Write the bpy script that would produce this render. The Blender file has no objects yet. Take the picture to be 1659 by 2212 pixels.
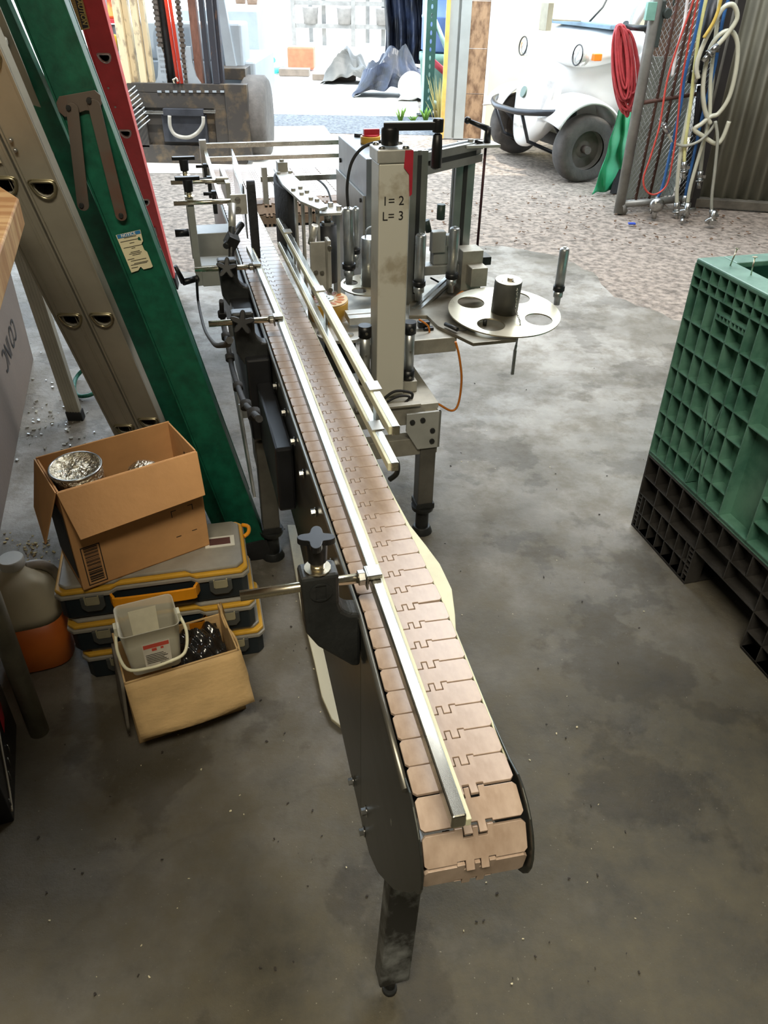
import bpy, bmesh, math, random
from mathutils import Vector, Matrix, Euler, noise
sc = bpy.context.scene
COL = sc.collection
R = math.radians
random.seed(7)

# ------------------------------------------------------------------ camera, sky, sun, lamp, fill light, exposure
CZ = 1.42
F, PITCH, ROLL = 1660.0, R(35.0), R(-1.1)
_fwd = Vector((0, math.cos(PITCH), -math.sin(PITCH)))
_dn = Vector((0, -math.sin(PITCH), -math.cos(PITCH)))
_rt = Vector((1, 0, 0))
_r2 = _rt * math.cos(ROLL) + _dn * math.sin(ROLL)
_d2 = -_rt * math.sin(ROLL) + _dn * math.cos(ROLL)
CAM = Vector((0, 0, CZ))
cd = bpy.data.cameras.new('camera'); cam = bpy.data.objects.new('camera', cd); COL.objects.link(cam)
cd.sensor_fit = 'VERTICAL'; cd.sensor_height = 24.0; cd.lens = 24.0 * F / 2212.0
cd.clip_start = 0.02; cd.clip_end = 300
m = Matrix((_r2, -_d2, -_fwd)).transposed().to_4x4(); m.translation = CAM
cam.matrix_world = m
sc.camera = cam
sc.view_settings.view_transform = 'Standard'; sc.view_settings.look = 'None'
sc.view_settings.gamma = 1.0; sc.view_settings.exposure = 0.45
sc.cycles.max_bounces = 8; sc.cycles.diffuse_bounces = 5; sc.cycles.glossy_bounces = 4
sc.cycles.transmission_bounces = 6; sc.cycles.caustics_reflective = False; sc.cycles.caustics_refractive = False
sc.cycles.sample_clamp_indirect = 8.0

w = bpy.data.worlds.new('sky'); sc.world = w; w.use_nodes = True
nt = w.node_tree; bg = nt.nodes['Background']
bg.inputs['Color'].default_value = (0.72, 0.86, 1.0, 1); bg.inputs['Strength'].default_value = 4.7

sd = bpy.data.lights.new('sun', 'SUN'); sd.energy = 3.8; sd.angle = R(0.6); sd.color = (1.0, 0.95, 0.86)
sun = bpy.data.objects.new('sun', sd); COL.objects.link(sun)
sun.rotation_euler = Vector((0.22, -0.55, 1.25)).to_track_quat('Z', 'Y').to_euler()

ld = bpy.data.lights.new('workshop_tube_light', 'AREA'); ld.shape = 'RECTANGLE'; ld.size = 1.6; ld.size_y = 0.5
ld.energy = 84; ld.color = (1.0, 0.90, 0.70)
lo = bpy.data.objects.new('workshop_tube_light', ld); COL.objects.link(lo); lo.location = (-0.1, -0.7, 3.3)
ld2 = bpy.data.lights.new('floor_fill_light', 'AREA'); ld2.shape = 'RECTANGLE'; ld2.size = 2.4; ld2.size_y = 1.2  # added overhead fill to brighten the mid floor, not a fitting of the workshop
ld2.energy = 125; ld2.color = (0.97, 0.98, 1.0)
lo2 = bpy.data.objects.new('floor_fill_light', ld2); COL.objects.link(lo2); lo2.location = (1.3, 3.9, 3.5)

# ------------------------------------------------------------------ points seen in the photograph
def ray(px, py): return _r2 * ((px - 829.5) / F) + _d2 * ((py - 1106) / F) + _fwd
def Zp(px, py, z=0.0):
    d = ray(px, py); return CAM + d * ((z - CZ) / d.z)
def Yp(px, py, Y):
    d = ray(px, py); return CAM + d * (Y / d.y)
def Dp(px, py, dep): return CAM + ray(px, py) * dep
# machine frame: x across the belt, y along it away from the camera
TH = R(15.1); OM = Vector((0.0316, 0.820, 0))
MF = Matrix.Translation(OM) @ Matrix.Rotation(TH, 4, 'Z'); MI = MF.inverted()
def plane(px, py, axis, val):
    c = MI @ CAM; d = MI.to_3x3() @ ray(px, py)
    return c + d * ((val - c[axis]) / d[axis])

# ------------------------------------------------------------------ materials
def srgb(c):
    return tuple(((x / 255) / 12.92 if x / 255 <= 0.04045 else ((x / 255 + 0.055) / 1.055) ** 2.4) for x in c)
MATS = {}
def mat(name, col, rough=0.5, metal=0.0, var=0.15, scale=8.0, bump=0.0, bscale=60.0, stretch=None, spec=0.5,
        col2=None, alpha=1.0, trans=0.0, emit=None, thr=None, coat=0.0):
    if name in MATS: return MATS[name]
    m = bpy.data.materials.new(name); m.use_nodes = True; MATS[name] = m
    t = m.node_tree; N = t.nodes; L = t.links; b = N['Principled BSDF']
    c = srgb(col)
    b.inputs['Roughness'].default_value = rough; b.inputs['Metallic'].default_value = metal
    b.inputs['Specular IOR Level'].default_value = spec; b.inputs['Coat Weight'].default_value = coat
    b.inputs['Alpha'].default_value = alpha; b.inputs['Transmission Weight'].default_value = trans
    tc = N.new('ShaderNodeTexCoord'); mp = N.new('ShaderNodeMapping')
    L.new(tc.outputs['Object'], mp.inputs['Vector'])
    if stretch: mp.inputs['Scale'].default_value = stretch
    n = N.new('ShaderNodeTexNoise'); n.inputs['Scale'].default_value = scale; n.inputs['Detail'].default_value = 6
    n.inputs['Roughness'].default_value = 0.6
    L.new(mp.outputs['Vector'], n.inputs['Vector'])
    cr = N.new('ShaderNodeValToRGB'); L.new(n.outputs['Fac'], cr.inputs['Fac'])
    lo_, hi_ = (thr if thr else (0.32, 0.68))
    cr.color_ramp.elements[0].position = lo_; cr.color_ramp.elements[1].position = hi_
    d = srgb(col2) if col2 else tuple(x * (1 - var * 1.6) for x in c)
    e = c if col2 else tuple(min(1, x * (1 + var)) for x in c)
    cr.color_ramp.elements[0].color = (*d, 1); cr.color_ramp.elements[1].color = (*e, 1)
    L.new(cr.outputs['Color'], b.inputs['Base Color'])
    if metal < 0.9 or True:
        mr = N.new('ShaderNodeMapRange'); mr.inputs['To Min'].default_value = max(0.02, rough - 0.08)
        mr.inputs['To Max'].default_value = min(1, rough + 0.1)
        L.new(n.outputs['Fac'], mr.inputs['Value']); L.new(mr.outputs['Result'], b.inputs['Roughness'])
    if bump:
        n2 = N.new('ShaderNodeTexNoise'); n2.inputs['Scale'].default_value = bscale; n2.inputs['Detail'].default_value = 5
        L.new(mp.outputs['Vector'], n2.inputs['Vector'])
        bp = N.new('ShaderNodeBump'); bp.inputs['Strength'].default_value = bump; bp.inputs['Distance'].default_value = 0.01
        L.new(n2.outputs['Fac'], bp.inputs['Height']); L.new(bp.outputs['Normal'], b.inputs['Normal'])
    if emit:
        b.inputs['Emission Color'].default_value = (*srgb(emit[0]), 1); b.inputs['Emission Strength'].default_value = emit[1]
    return m
STEEL = mat('brushed_steel', (176, 176, 172), 0.28, 1.0, 0.12, 30, stretch=(1, 1, 6))
ALU = mat('dull_aluminium', (196, 195, 188), 0.42, 0.6, 0.14, 14)
ALUD = mat('worn_aluminium', (170, 167, 156), 0.5, 0.5, 0.2, 10, bump=0.1)
GALV = mat('galvanised_steel', (186, 190, 190), 0.33, 0.85, 0.15, 20)
BRASS = mat('zinc_yellow_steel', (212, 204, 182), 0.25, 1.0, 0.15, 20)
DARK = mat('dark_cast_metal', (48, 50, 50), 0.42, 0.3, 0.25, 14, bump=0.15)
BLACK = mat('black_plastic', (22, 23, 25), 0.38, 0, 0.2, 20)
RUB = mat('black_rubber', (32, 32, 33), 0.75, 0, 0.25, 20, bump=0.2)
TYRE = mat('dusty_tyre_rubber', (84, 80, 76), 0.85, 0, 0.2, 12, bump=0.3)
PLATE = mat('stainless_side_plate', (84, 86, 82), 0.34, 0.8, 0.22, 9, stretch=(1, 1, 3))
PAINTG = mat('grey_painted_steel', (170, 172, 168), 0.45, 0.2, 0.12, 8, bump=0.05)
POSTM = mat('scuffed_post_paint', (206, 204, 192), 0.42, 0.1, 0.12, 7, col2=(172, 164, 146), thr=(0.34, 0.44))
NYLON = mat('cream_nylon', (214, 212, 180), 0.5, 0, 0.1, 10)
WHITE = mat('white_plastic', (226, 224, 214), 0.4, 0, 0.06, 6)
CARD = mat('brown_cardboard', (204, 154, 102), 0.85, 0, 0.08, 7, bump=0.12, bscale=40)
CARDIN = mat('pale_cardboard', (212, 178, 126), 0.88, 0, 0.12, 9, bump=0.2, bscale=70, stretch=(1, 4, 1))
INK = mat('black_ink', (28, 26, 26), 0.7, 0, 0.1, 8)

# ------------------------------------------------------------------ mesh helpers
def V(*a): return Vector(a)
class MB:
    def __init__(s): s.bm = bmesh.new(); s.done = []
    def cut(s):
        """what follows is the next piece: an object of its own"""
        if len(s.bm.verts): s.done.append(s.bm); s.bm = bmesh.new()
        return s
    def face(s, pts, smooth=False):
        f = s.bm.faces.new([s.bm.verts.new(Vector(p)) for p in pts]); f.smooth = smooth; return s
    def box(s, c, size, rot=None):
        c = Vector(c); h = Vector(size) / 2; M = rot if rot else Matrix.Identity(3)
        v = [s.bm.verts.new(c + M @ Vector((x * h.x, y * h.y, z * h.z))) for x in (-1, 1) for y in (-1, 1) for z in (-1, 1)]
        for q in ((0, 1, 3, 2), (4, 6, 7, 5), (0, 4, 5, 1), (2, 3, 7, 6), (0, 2, 6, 4), (1, 5, 7, 3)):
            s.bm.faces.new([v[i] for i in q])
        return s
    def bx(s, x0, x1, y0, y1, z0, z1):
        return s.box(((x0 + x1) / 2, (y0 + y1) / 2, (z0 + z1) / 2), (abs(x1 - x0), abs(y1 - y0), abs(z1 - z0)))
    def prism(s, pts, ez, holes=()):
        """3D polygon pts (planar) extruded along vector ez; holes are further 3D loops."""
        ez = Vector(ez)
        if not holes:
            a = [s.bm.verts.new(Vector(p)) for p in pts]; b = [s.bm.verts.new(Vector(p) + ez) for p in pts]
            s.bm.faces.new(a); s.bm.faces.new(b[::-1]); n = len(a)
            for i in range(n): s.bm.faces.new((a[i], b[i], b[(i + 1) % n], a[(i + 1) % n]))
            return s
        for off in (Vector((0, 0, 0)), ez):
            eds = []
            for loop in [pts, *holes]:
                vs = [s.bm.verts.new(Vector(p) + off) for p in loop]
                eds += [s.bm.edges.new((vs[i], vs[(i + 1) % len(vs)])) for i in range(len(vs))]
            bmesh.ops.triangle_fill(s.bm, use_beauty=True, edges=eds)
        for loop in [pts, *holes]:
            n = len(loop)
            for i in range(n):
                p, q = Vector(loop[i]), Vector(loop[(i + 1) % n]); s.face((p, q, q + ez, p + ez))
        return s
    def cyl(s, a, b, r, r2=None, n=16, cap=True):
        a, b = Vector(a), Vector(b); r2 = r if r2 is None else r2
        d = (b - a).normalized(); e = d.orthogonal().normalized(); f = d.cross(e)
        A = []; B = []
        for i in range(n):
            t = 2 * math.pi * i / n; o = e * math.cos(t) + f * math.sin(t)
            A.append(s.bm.verts.new(a + o * r)); B.append(s.bm.verts.new(b + o * r2))
        for i in range(n):
            q = s.bm.faces.new((A[i], A[(i + 1) % n], B[(i + 1) % n], B[i])); q.smooth = n > 6
        if cap: s.bm.faces.new(A[::-1]); s.bm.faces.new(B)
        return s
    def tube(s, pts, r, n=8, closed=False, flat=1.0):
        pts = [Vector(p) for p in pts]; k = len(pts); rings = []
        up = None
        for i, p in enumerate(pts):
            if closed: d = pts[(i + 1) % k] - pts[i - 1]
            else: d = pts[min(i + 1, k - 1)] - pts[max(i - 1, 0)]
            d.normalize()
            if up is None: up = d.orthogonal().normalized()
            up = (up - d * up.dot(d)).normalized(); sd_ = d.cross(up)
            rr = r[i] if isinstance(r, (list, tuple)) else r
            rings.append([s.bm.verts.new(p + up * math.cos(2 * math.pi * j / n) * rr + sd_ * math.sin(2 * math.pi * j / n) * rr * flat) for j in range(n)])
        for i in range(k if closed else k - 1):
            A, B = rings[i], rings[(i + 1) % k]
            for j in range(n):
                q = s.bm.faces.new((A[j], A[(j + 1) % n], B[(j + 1) % n], B[j])); q.smooth = True
        if not closed: s.bm.faces.new(rings[0][::-1]); s.bm.faces.new(rings[-1])
        return s
    def sweep(s, pts, wd, ht, closed=False):
        """rectangular bar (width across, height up) along a mostly horizontal path"""
        pts = [Vector(p) for p in pts]; k = len(pts); rings = []
        for i, p in enumerate(pts):
            d = (pts[min(i + 1, k - 1)] - pts[max(i - 1, 0)]).normalized()
            sd_ = d.cross(Vector((0, 0, 1)))
            sd_ = sd_.normalized() if sd_.length > 1e-4 else Vector((1, 0, 0))
            up = sd_.cross(d).normalized()
            rings.append([s.bm.verts.new(p + sd_ * a * wd / 2 + up * b * ht / 2) for a, b in ((-1, -1), (1, -1), (1, 1), (-1, 1))])
        for i in range(k - 1):
            A, B = rings[i], rings[i + 1]
            for j in range(4): s.bm.faces.new((A[j], A[(j + 1) % 4], B[(j + 1) % 4], B[j]))
        s.bm.faces.new(rings[0][::-1]); s.bm.faces.new(rings[-1])
        return s
    def lathe(s, prof, o=(0, 0, 0), M=None, n=28, cap=True):
        o = Vector(o); M = M if M else Matrix.Identity(3); rings = []
        for r, z in prof:
            rings.append([s.bm.verts.new(o + M @ Vector((r * math.cos(2 * math.pi * j / n), r * math.sin(2 * math.pi * j / n), z))) for j in range(n)])
        for A, B in zip(rings[:-1], rings[1:]):
            for j in range(n):
                q = s.bm.faces.new((A[j], A[(j + 1) % n], B[(j + 1) % n], B[j])); q.smooth = True
        if cap: s.bm.faces.new(rings[0][::-1]); s.bm.faces.new(rings[-1])
        return s
    def grid(s, fn, nu, nv, smooth=True):
        g = [[s.bm.verts.new(Vector(fn(i / nu, j / nv))) for j in range(nv + 1)] for i in range(nu + 1)]
        for i in range(nu):
            for j in range(nv):
                q = s.bm.faces.new((g[i][j], g[i + 1][j], g[i + 1][j + 1], g[i][j + 1])); q.smooth = smooth
        return s
    def build(s, name, m, parent=None, bevel=0, solid=0, sub=0, mw=None):
        if s.done:
            s.cut(); o = None
            for b_ in s.done:
                x = MB(); x.bm.free(); x.bm = b_; o = x.build(name, m, parent, bevel, solid, sub, mw)
            return o
        bmesh.ops.recalc_face_normals(s.bm, faces=s.bm.faces)
        if mw is not None: s.bm.transform(mw)
        me = bpy.data.meshes.new(name); s.bm.to_mesh(me); s.bm.free()
        me.materials.append(m)
        o = bpy.data.objects.new(name, me); COL.objects.link(o)
        if parent is not None: o.parent = parent
        if solid:
            k = o.modifiers.new('s', 'SOLIDIFY'); k.thickness = solid; k.offset = 0
        if bevel:
            k = o.modifiers.new('b', 'BEVEL'); k.width = bevel; k.segments = 2; k.limit_method = 'ANGLE'
        if sub:
            k = o.modifiers.new('d', 'SUBSURF'); k.levels = sub; k.render_levels = sub
        return o
def tag(o, label, cat, group=None, kind=None):
    if label: o['label'] = label
    if cat: o['category'] = cat
    if group: o['group'] = group
    if kind: o['kind'] = kind
    return o
def struct(o): o['kind'] = 'structure'; return o
def thing(name, label, cat, loc=(0, 0, 0), rz=0, group=None):
    o = bpy.data.objects.new(name, None); COL.objects.link(o); o.empty_display_size = 0.1
    o.location = loc; o.rotation_euler = (0, 0, rz); return tag(o, label, cat, group)
def copy_tree(o, parent=None):
    c = o.copy(); COL.objects.link(c); c.parent = parent
    for ch in list(o.children): copy_tree(ch, c)
    return c
def basis(x, y, z=None):
    x = Vector(x).normalized(); y = Vector(y); z = x.cross(y).normalized() if z is None else Vector(z); y = z.cross(x)
    return Matrix((x, y, z)).transposed()
def text(body, size, o, ex, ey, m, parent=None, name='lettering', off=0.0006, align='CENTER', bold=0.0, sx=1.0):
    """flat lettering in the plane (ex, ey) at o; coordinates local to parent"""
    cu = bpy.data.curves.new(name, 'FONT'); cu.body = body; cu.size = size; cu.align_x = align; cu.align_y = 'CENTER'
    cu.offset = bold * size
    t = bpy.data.objects.new('tmp', cu); COL.objects.link(t)
    dg = bpy.context.evaluated_depsgraph_get(); dg.update()
    me = bpy.data.meshes.new_from_object(t.evaluated_get(dg)); bpy.data.objects.remove(t)
    B = basis(ex, ey); M4 = B.to_4x4(); M4.translation = Vector(o) + B.col[2] * off
    me.transform(M4 @ Matrix.Diagonal((sx, 1, 1, 1))); me.materials.clear(); me.materials.append(m); me.name = name
    ob = bpy.data.objects.new(name, me); COL.objects.link(ob)
    if parent is not None: ob.parent = parent
    return ob
def smooth_path(pts, n=6, closed=False):
    pts = [Vector(p) for p in pts]; out = []; k = len(pts)
    for i in range(k if closed else k - 1):
        if closed: p0, p1, p2, p3 = pts[i - 1], pts[i], pts[(i + 1) % k], pts[(i + 2) % k]
        else: p0, p1, p2, p3 = pts[max(i - 1, 0)], pts[i], pts[i + 1], pts[min(i + 2, k - 1)]
        for j in range(n):
            t = j / n
            out.append(0.5 * ((2 * p1) + (-p0 + p2) * t + (2 * p0 - 5 * p1 + 4 * p2 - p3) * t * t + (-p0 + 3 * p1 - 3 * p2 + p3) * t ** 3))
    if not closed: out.append(pts[-1])
    return out
def circ(c, r, ex=(1, 0, 0), ey=(0, 1, 0), n=32, a0=0, a1=2 * math.pi):
    c, ex, ey = Vector(c), Vector(ex), Vector(ey); full = abs(a1 - a0 - 2 * math.pi) < 1e-6
    k = n if full else n + 1
    return [c + ex * math.cos(a0 + (a1 - a0) * i / n) * r + ey * math.sin(a0 + (a1 - a0) * i / n) * r for i in range(k)]

# ------------------------------------------------------------------ the setting
def floor_material():
    m = bpy.data.materials.new('stained_concrete'); m.use_nodes = True
    t = m.node_tree; N = t.nodes; L = t.links; b = N['Principled BSDF']
    tc = N.new('ShaderNodeTexCoord')
    def noise(sc_, det=6, ro=0.6):
        n = N.new('ShaderNodeTexNoise'); n.inputs['Scale'].default_value = sc_; n.inputs['Detail'].default_value = det
        n.inputs['Roughness'].default_value = ro; L.new(tc.outputs['Object'], n.inputs['Vector']); return n
    def ramp(src, a, b_, c0, c1):
        r = N.new('ShaderNodeValToRGB'); r.color_ramp.elements[0].position = a; r.color_ramp.elements[1].position = b_
        r.color_ramp.elements[0].color = (*c0, 1); r.color_ramp.elements[1].color = (*c1, 1); L.new(src, r.inputs['Fac']); return r
    def mix(f, a, b_, mode='MIX'):
        x = N.new('ShaderNodeMix'); x.data_type = 'RGBA'; x.blend_type = mode
        if isinstance(f, float): x.inputs[0].default_value = f
        else: L.new(f, x.inputs[0])
        L.new(a, x.inputs[6]); L.new(b_, x.inputs[7]); return x.outputs[2]
    n1 = noise(1.6, 9, 0.68); base = ramp(n1.outputs['Fac'], 0.36, 0.64, srgb((132, 127, 118)), srgb((170, 165, 156)))
    n2 = noise(7, 8, 0.7); sp = ramp(n2.outputs['Fac'], 0.45, 0.62, srgb((255, 255, 255)), srgb((170, 160, 140)))
    c = mix(0.6, base.outputs['Color'], sp.outputs['Color'], 'MULTIPLY')
    n3 = noise(0.9, 5, 0.55); st = ramp(n3.outputs['Fac'], 0.50, 0.57, (0, 0, 0), (1, 1, 1))
    oil = N.new('ShaderNodeRGB'); oil.outputs[0].default_value = (*srgb((92, 84, 68)), 1)
    mm = N.new('ShaderNodeMath'); mm.operation = 'MULTIPLY'; mm.inputs[1].default_value = 0.55; L.new(st.outputs['Color'], mm.inputs[0])
    c = mix(mm.outputs[0], c, oil.outputs[0])
    # oily dirt on the near floor, darkened further to paint in the light falling off
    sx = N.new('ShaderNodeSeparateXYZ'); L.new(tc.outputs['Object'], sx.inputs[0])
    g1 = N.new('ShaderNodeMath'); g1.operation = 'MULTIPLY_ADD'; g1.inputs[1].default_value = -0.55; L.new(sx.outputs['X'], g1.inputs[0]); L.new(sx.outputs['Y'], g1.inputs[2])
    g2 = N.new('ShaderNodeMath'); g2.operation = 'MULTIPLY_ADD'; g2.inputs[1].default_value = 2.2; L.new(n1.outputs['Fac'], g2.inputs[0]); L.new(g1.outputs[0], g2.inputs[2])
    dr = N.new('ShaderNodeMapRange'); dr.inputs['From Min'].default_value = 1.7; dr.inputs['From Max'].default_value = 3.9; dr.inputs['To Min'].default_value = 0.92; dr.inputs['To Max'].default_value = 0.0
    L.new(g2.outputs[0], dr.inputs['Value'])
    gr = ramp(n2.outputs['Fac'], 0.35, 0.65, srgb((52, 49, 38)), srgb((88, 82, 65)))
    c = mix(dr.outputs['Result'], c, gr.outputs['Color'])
    n5 = noise(2.3, 7, 0.6); wet = ramp(n5.outputs['Fac'], 0.53, 0.56, srgb((255, 255, 255)), srgb((178, 174, 168))); c = mix(0.55, c, wet.outputs['Color'], 'MULTIPLY')
    # fine pale scratches and grit
    n4 = noise(160, 3, 0.5); g = ramp(n4.outputs['Fac'], 0.70, 0.76, (0, 0, 0), (1, 1, 1))
    pal = N.new('ShaderNodeRGB'); pal.outputs[0].default_value = (*srgb((186, 178, 156)), 1)
    m2 = N.new('ShaderNodeMath'); m2.operation = 'MULTIPLY'; m2.inputs[1].default_value = 0.5; L.new(g.outputs['Color'], m2.inputs[0])
    c = mix(m2.outputs[0], c, pal.outputs[0])
    # cracks
    vo = N.new('ShaderNodeTexVoronoi'); vo.feature = 'DISTANCE_TO_EDGE'; vo.inputs['Scale'].default_value = 0.55
    dv = noise(3, 4); vm = N.new('ShaderNodeVectorMath'); vm.operation = 'MULTIPLY_ADD'; vm.inputs[1].default_value = (0.35, 0.35, 0)
    L.new(dv.outputs['Color'], vm.inputs[0]); L.new(tc.outputs['Object'], vm.inputs[2]); L.new(vm.outputs[0], vo.inputs['Vector'])
    ck = ramp(vo.outputs['Distance'], 0.0012, 0.0035, (1, 1, 1), (0, 0, 0))
    dk = N.new('ShaderNodeRGB'); dk.outputs[0].default_value = (*srgb((70, 66, 58)), 1)
    m3 = N.new('ShaderNodeMath'); m3.operation = 'MULTIPLY'; m3.inputs[1].default_value = 0.22; L.new(ck.outputs['Color'], m3.inputs[0])
    c = mix(m3.outputs[0], c, dk.outputs[0])
    L.new(c, b.inputs['Base Color'])
    mr = N.new('ShaderNodeMapRange'); mr.inputs['To Min'].default_value = 0.42; mr.inputs['To Max'].default_value = 0.75
    L.new(n2.outputs['Fac'], mr.inputs['Value']); L.new(mr.outputs['Result'], b.inputs['Roughness'])
    b.inputs['Specular IOR Level'].default_value = 0.35
    nb = noise(38, 8, 0.7); bp = N.new('ShaderNodeBump'); bp.inputs['Strength'].default_value = 0.45; bp.inputs['Distance'].default_value = 0.01
    L.new(nb.outputs['Fac'], bp.inputs['Height']); L.new(bp.outputs['Normal'], b.inputs['Normal'])
    return m
ASPH = mat('worn_asphalt', (156, 142, 128), 0.9, 0, 0.2, 26, bump=1.0, bscale=30, col2=(98, 88, 78), thr=(0.36, 0.62))
PAVE = mat('sun_painted_paving', (205, 200, 190), 0.8, 0, 0.06, 3, bump=0.1)  # pale concrete with the sun's brightness put into its colour
GRAV = mat('shade_painted_gravel', (104, 108, 112), 0.9, 0, 0.3, 30, bump=1.0, bscale=30, col2=(64, 68, 74), thr=(0.4, 0.6))  # gravel coloured darker to paint in the shade over the strip
# slab edge runs in an uneven arc where the concrete gives way to asphalt
edge = [Zp(480, 590), Zp(640, 560), Zp(900, 535), Zp(1000, 530), Zp(1100, 533), Zp(1200, 552), Zp(1280, 590), Zp(1330, 640), Zp(1480, 700)]
ed = []
for a_, b_ in zip(edge[:-1], edge[1:]):
    for k in range(6):
        p = a_.lerp(b_, k / 6); ed.append(V(p.x + random.uniform(-.015, .015), p.y + random.uniform(-.025, .025), 0))
fm = MB(); pts = [V(-3.2, -4.5, 0), V(4.6, -4.5, 0), V(4.6, 3.2, 0), V(2.4, 3.4, 0)] + ed[::-1] + [V(-1.9, 4.5, 0), V(-3.2, 4.5, 0)]
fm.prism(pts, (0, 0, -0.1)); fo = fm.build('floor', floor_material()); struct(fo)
ym = MB(); ym.bx(-40, 40, -5, 80, -0.2, -0.012); yo = ym.build('floor_yard', ASPH); struct(yo)
pm = MB()
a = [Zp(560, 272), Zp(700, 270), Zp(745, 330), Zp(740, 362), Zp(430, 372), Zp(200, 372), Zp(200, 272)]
pm.prism([V(p.x, p.y, -0.011) for p in a], (0, 0, 0.004)); struct(pm.build('floor_sun_patch', PAVE))  # outline of the sunlit patch, its light painted as pale ground
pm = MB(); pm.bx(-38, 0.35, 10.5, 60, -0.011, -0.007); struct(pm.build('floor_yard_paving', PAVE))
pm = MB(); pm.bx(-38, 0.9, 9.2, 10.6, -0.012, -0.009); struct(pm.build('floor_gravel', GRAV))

WALLM = mat('dim_workshop_wall', (120, 114, 104), 0.8, 0, 0.1, 2)
struct(MB().bx(-3.3, -3.2, -4.6, 6.2, -0.1, 3.6).build('wall_left', WALLM))
struct(MB().bx(-3.3, 4.7, -4.6, -4.5, -0.1, 3.6).build('wall_near', WALLM))
struct(MB().bx(4.6, 4.7, -4.6, 5.9, -0.1, 3.6).build('wall_right', WALLM))
struct(MB().bx(-3.3, 4.7, -4.6, 5.6, 3.6, 3.7).build('ceiling', WALLM))
# corrugated sheet wall right of the doorway
cm = MB(); A0, A1 = V(2.24, 6.27, 0), V(4.66, 5.75, 0); dd = A1 - A0; nn = V(-dd.y, dd.x, 0).normalized()
def corr(u, v):
    s_ = u * dd.length; return A0 + dd * u + nn * 0.02 * math.cos(s_ * 2 * math.pi / 0.085) + V(0, 0, 0.02 + v * 3.55)
cm.grid(corr, 360, 1)
struct(cm.build('wall_far', mat('dull_corrugated_iron', (164, 164, 150), 0.6, 0.1, 0.2, 5, stretch=(1, 1, 0.3)), solid=0.002))
km = MB(); km.sweep([A0 + V(0, -.04, .03), A1 + V(0, -.04, .03)], 0.08, 0.06)
struct(km.build('trim_1', mat('dirty_timber_kerb', (98, 92, 80), 0.8, 0, 0.25, 8, bump=0.3), bevel=0.004))
# outside wall behind the white cart, with steel door jamb and board panel at its end
CREAM = mat('cream_wall_panel', (232, 222, 190), 0.6, 0, 0.05, 1.5)
struct(MB().bx(0.99, 6.5, 9.0, 9.1, -0.05, 4.2).build('wall_outside', CREAM))
JY = 8.95
def pbox(mb, x0, y0, x1, y1, Y, dep, ymid=None):
    """box standing at distance Y whose front spans the given stretch of the photograph; dep goes away from the camera"""
    p, q = Yp(x0, y1, Y), Yp(x1, y0, Y)
    return mb.bx(p.x, q.x, Y, Y + dep, min(p.z, q.z), max(p.z, q.z))
jx = [Yp(x, 300, JY).x for x in (950, 958, 975, 980, 1000, 1038)]
struct(MB().bx(jx[0], jx[1], JY, JY + .05, 0, 4.0).build('trim_2', mat('yellow_edge_paint', (226, 176, 92), 0.5)))
jm = MB(); jm.bx(jx[1], jx[2], JY + .02, JY + .08, 0, 4.0).bx(jx[2], jx[3], JY + .05, JY + .08, 0, 4.0).bx(jx[3], jx[4], JY, JY + .08, 0, 4.0)
struct(jm.build('trim_3', mat('pale_steel_jamb', (186, 192, 190), 0.35, 0.5, 0.08, 3)))
OSB = mat('strand_board', (158, 128, 98), 0.8, 0, 0.3, 14, stretch=(1, 1, 0.5), col2=(104, 78, 56), thr=(0.4, 0.6), bump=0.3)
om = MB(); z = 0.0
for h_ in (0.42, 0.40, 0.40, 0.40, 0.42, 0.6, 0.8):
    om.bx(jx[4], jx[5], JY + .02, JY + .07, z + 0.003, z + h_ - 0.003); z += h_
struct(om.build('trim_4', OSB))
struct(MB().bx(jx[5], jx[5] + .03, JY + .01, JY + .08, 0, 4.0).build('trim_5', mat('white_edge_strip', (232, 228, 222), 0.5)))

# ------------------------------------------------------------------ conveyor in the machine frame
HW = 0.0585; PIT = 0.0381; ZB = 0.68; RN = 0.0625
dN = V(math.sin(R(2.8)), math.cos(R(2.8)), 0); pN = V(math.cos(R(2.8)), -math.sin(R(2.8)), 0)
def bend(w_, v_, z_=0.0):
    if v_ < 0: return dN * v_ + pN * w_ + V(0, 0, z_)
    return V(w_, v_, z_)
CHAIN = mat('tan_acetal_chain', (184, 163, 146), 0.30, 0, 0.1, 14, stretch=(2.2, 1.0, 1), spec=0.6, col2=(160, 138, 120), thr=(0.38, 0.62))
prof = [(-HW, 0), (-.022, 0), (-.022, .0025), (-.013, .0025), (-.013, -.0095), (-.002, -.0095), (-.002, .002), (.0043, .002),
        (.0043, -.0095), (.0146, -.0095), (.0146, .0025), (.022, .0025), (.022, 0), (HW, 0)]
def link_mesh():
    g = 0.0015; r = 0.004
    near = [(x, y) for x, y in prof[1:-1]]
    shr = []
    for x, y in near: shr.append((x, y))
    lo_ = [(-HW + r, 0)] + shr + [(HW - r, 0), (HW, r)]
    # tongues are slimmed by the gap so neighbouring links stay apart
    lo_ = [((x + g * .5 if x in (-.013, .0043) else x - g * .5 if x in (-.002, .0146) else x) if abs(x) < .02 else x, y) for x, y in lo_]
    hi_ = [(HW, PIT - g - r), (HW - r, PIT - g)] + [(x, y + PIT - g) for x, y in near[::-1]] + [(-HW + r, PIT - g), (-HW, PIT - g - r), (-HW, r)]
    b = MB(); b.prism([V(x, y, 0) for x, y in lo_ + hi_], (0, 0, -0.0045))
    return b
conv = thing('conveyor', 'long narrow conveyor with tan slat chain belt running away from the camera', 'conveyor', OM, TH)
link0 = link_mesh().build('chain_link', CHAIN, conv, bevel=0.0006)
def set_m(o, M4): o.matrix_basis = M4
P0 = bend(0, -0.30, ZB)
nflat = 88
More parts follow.
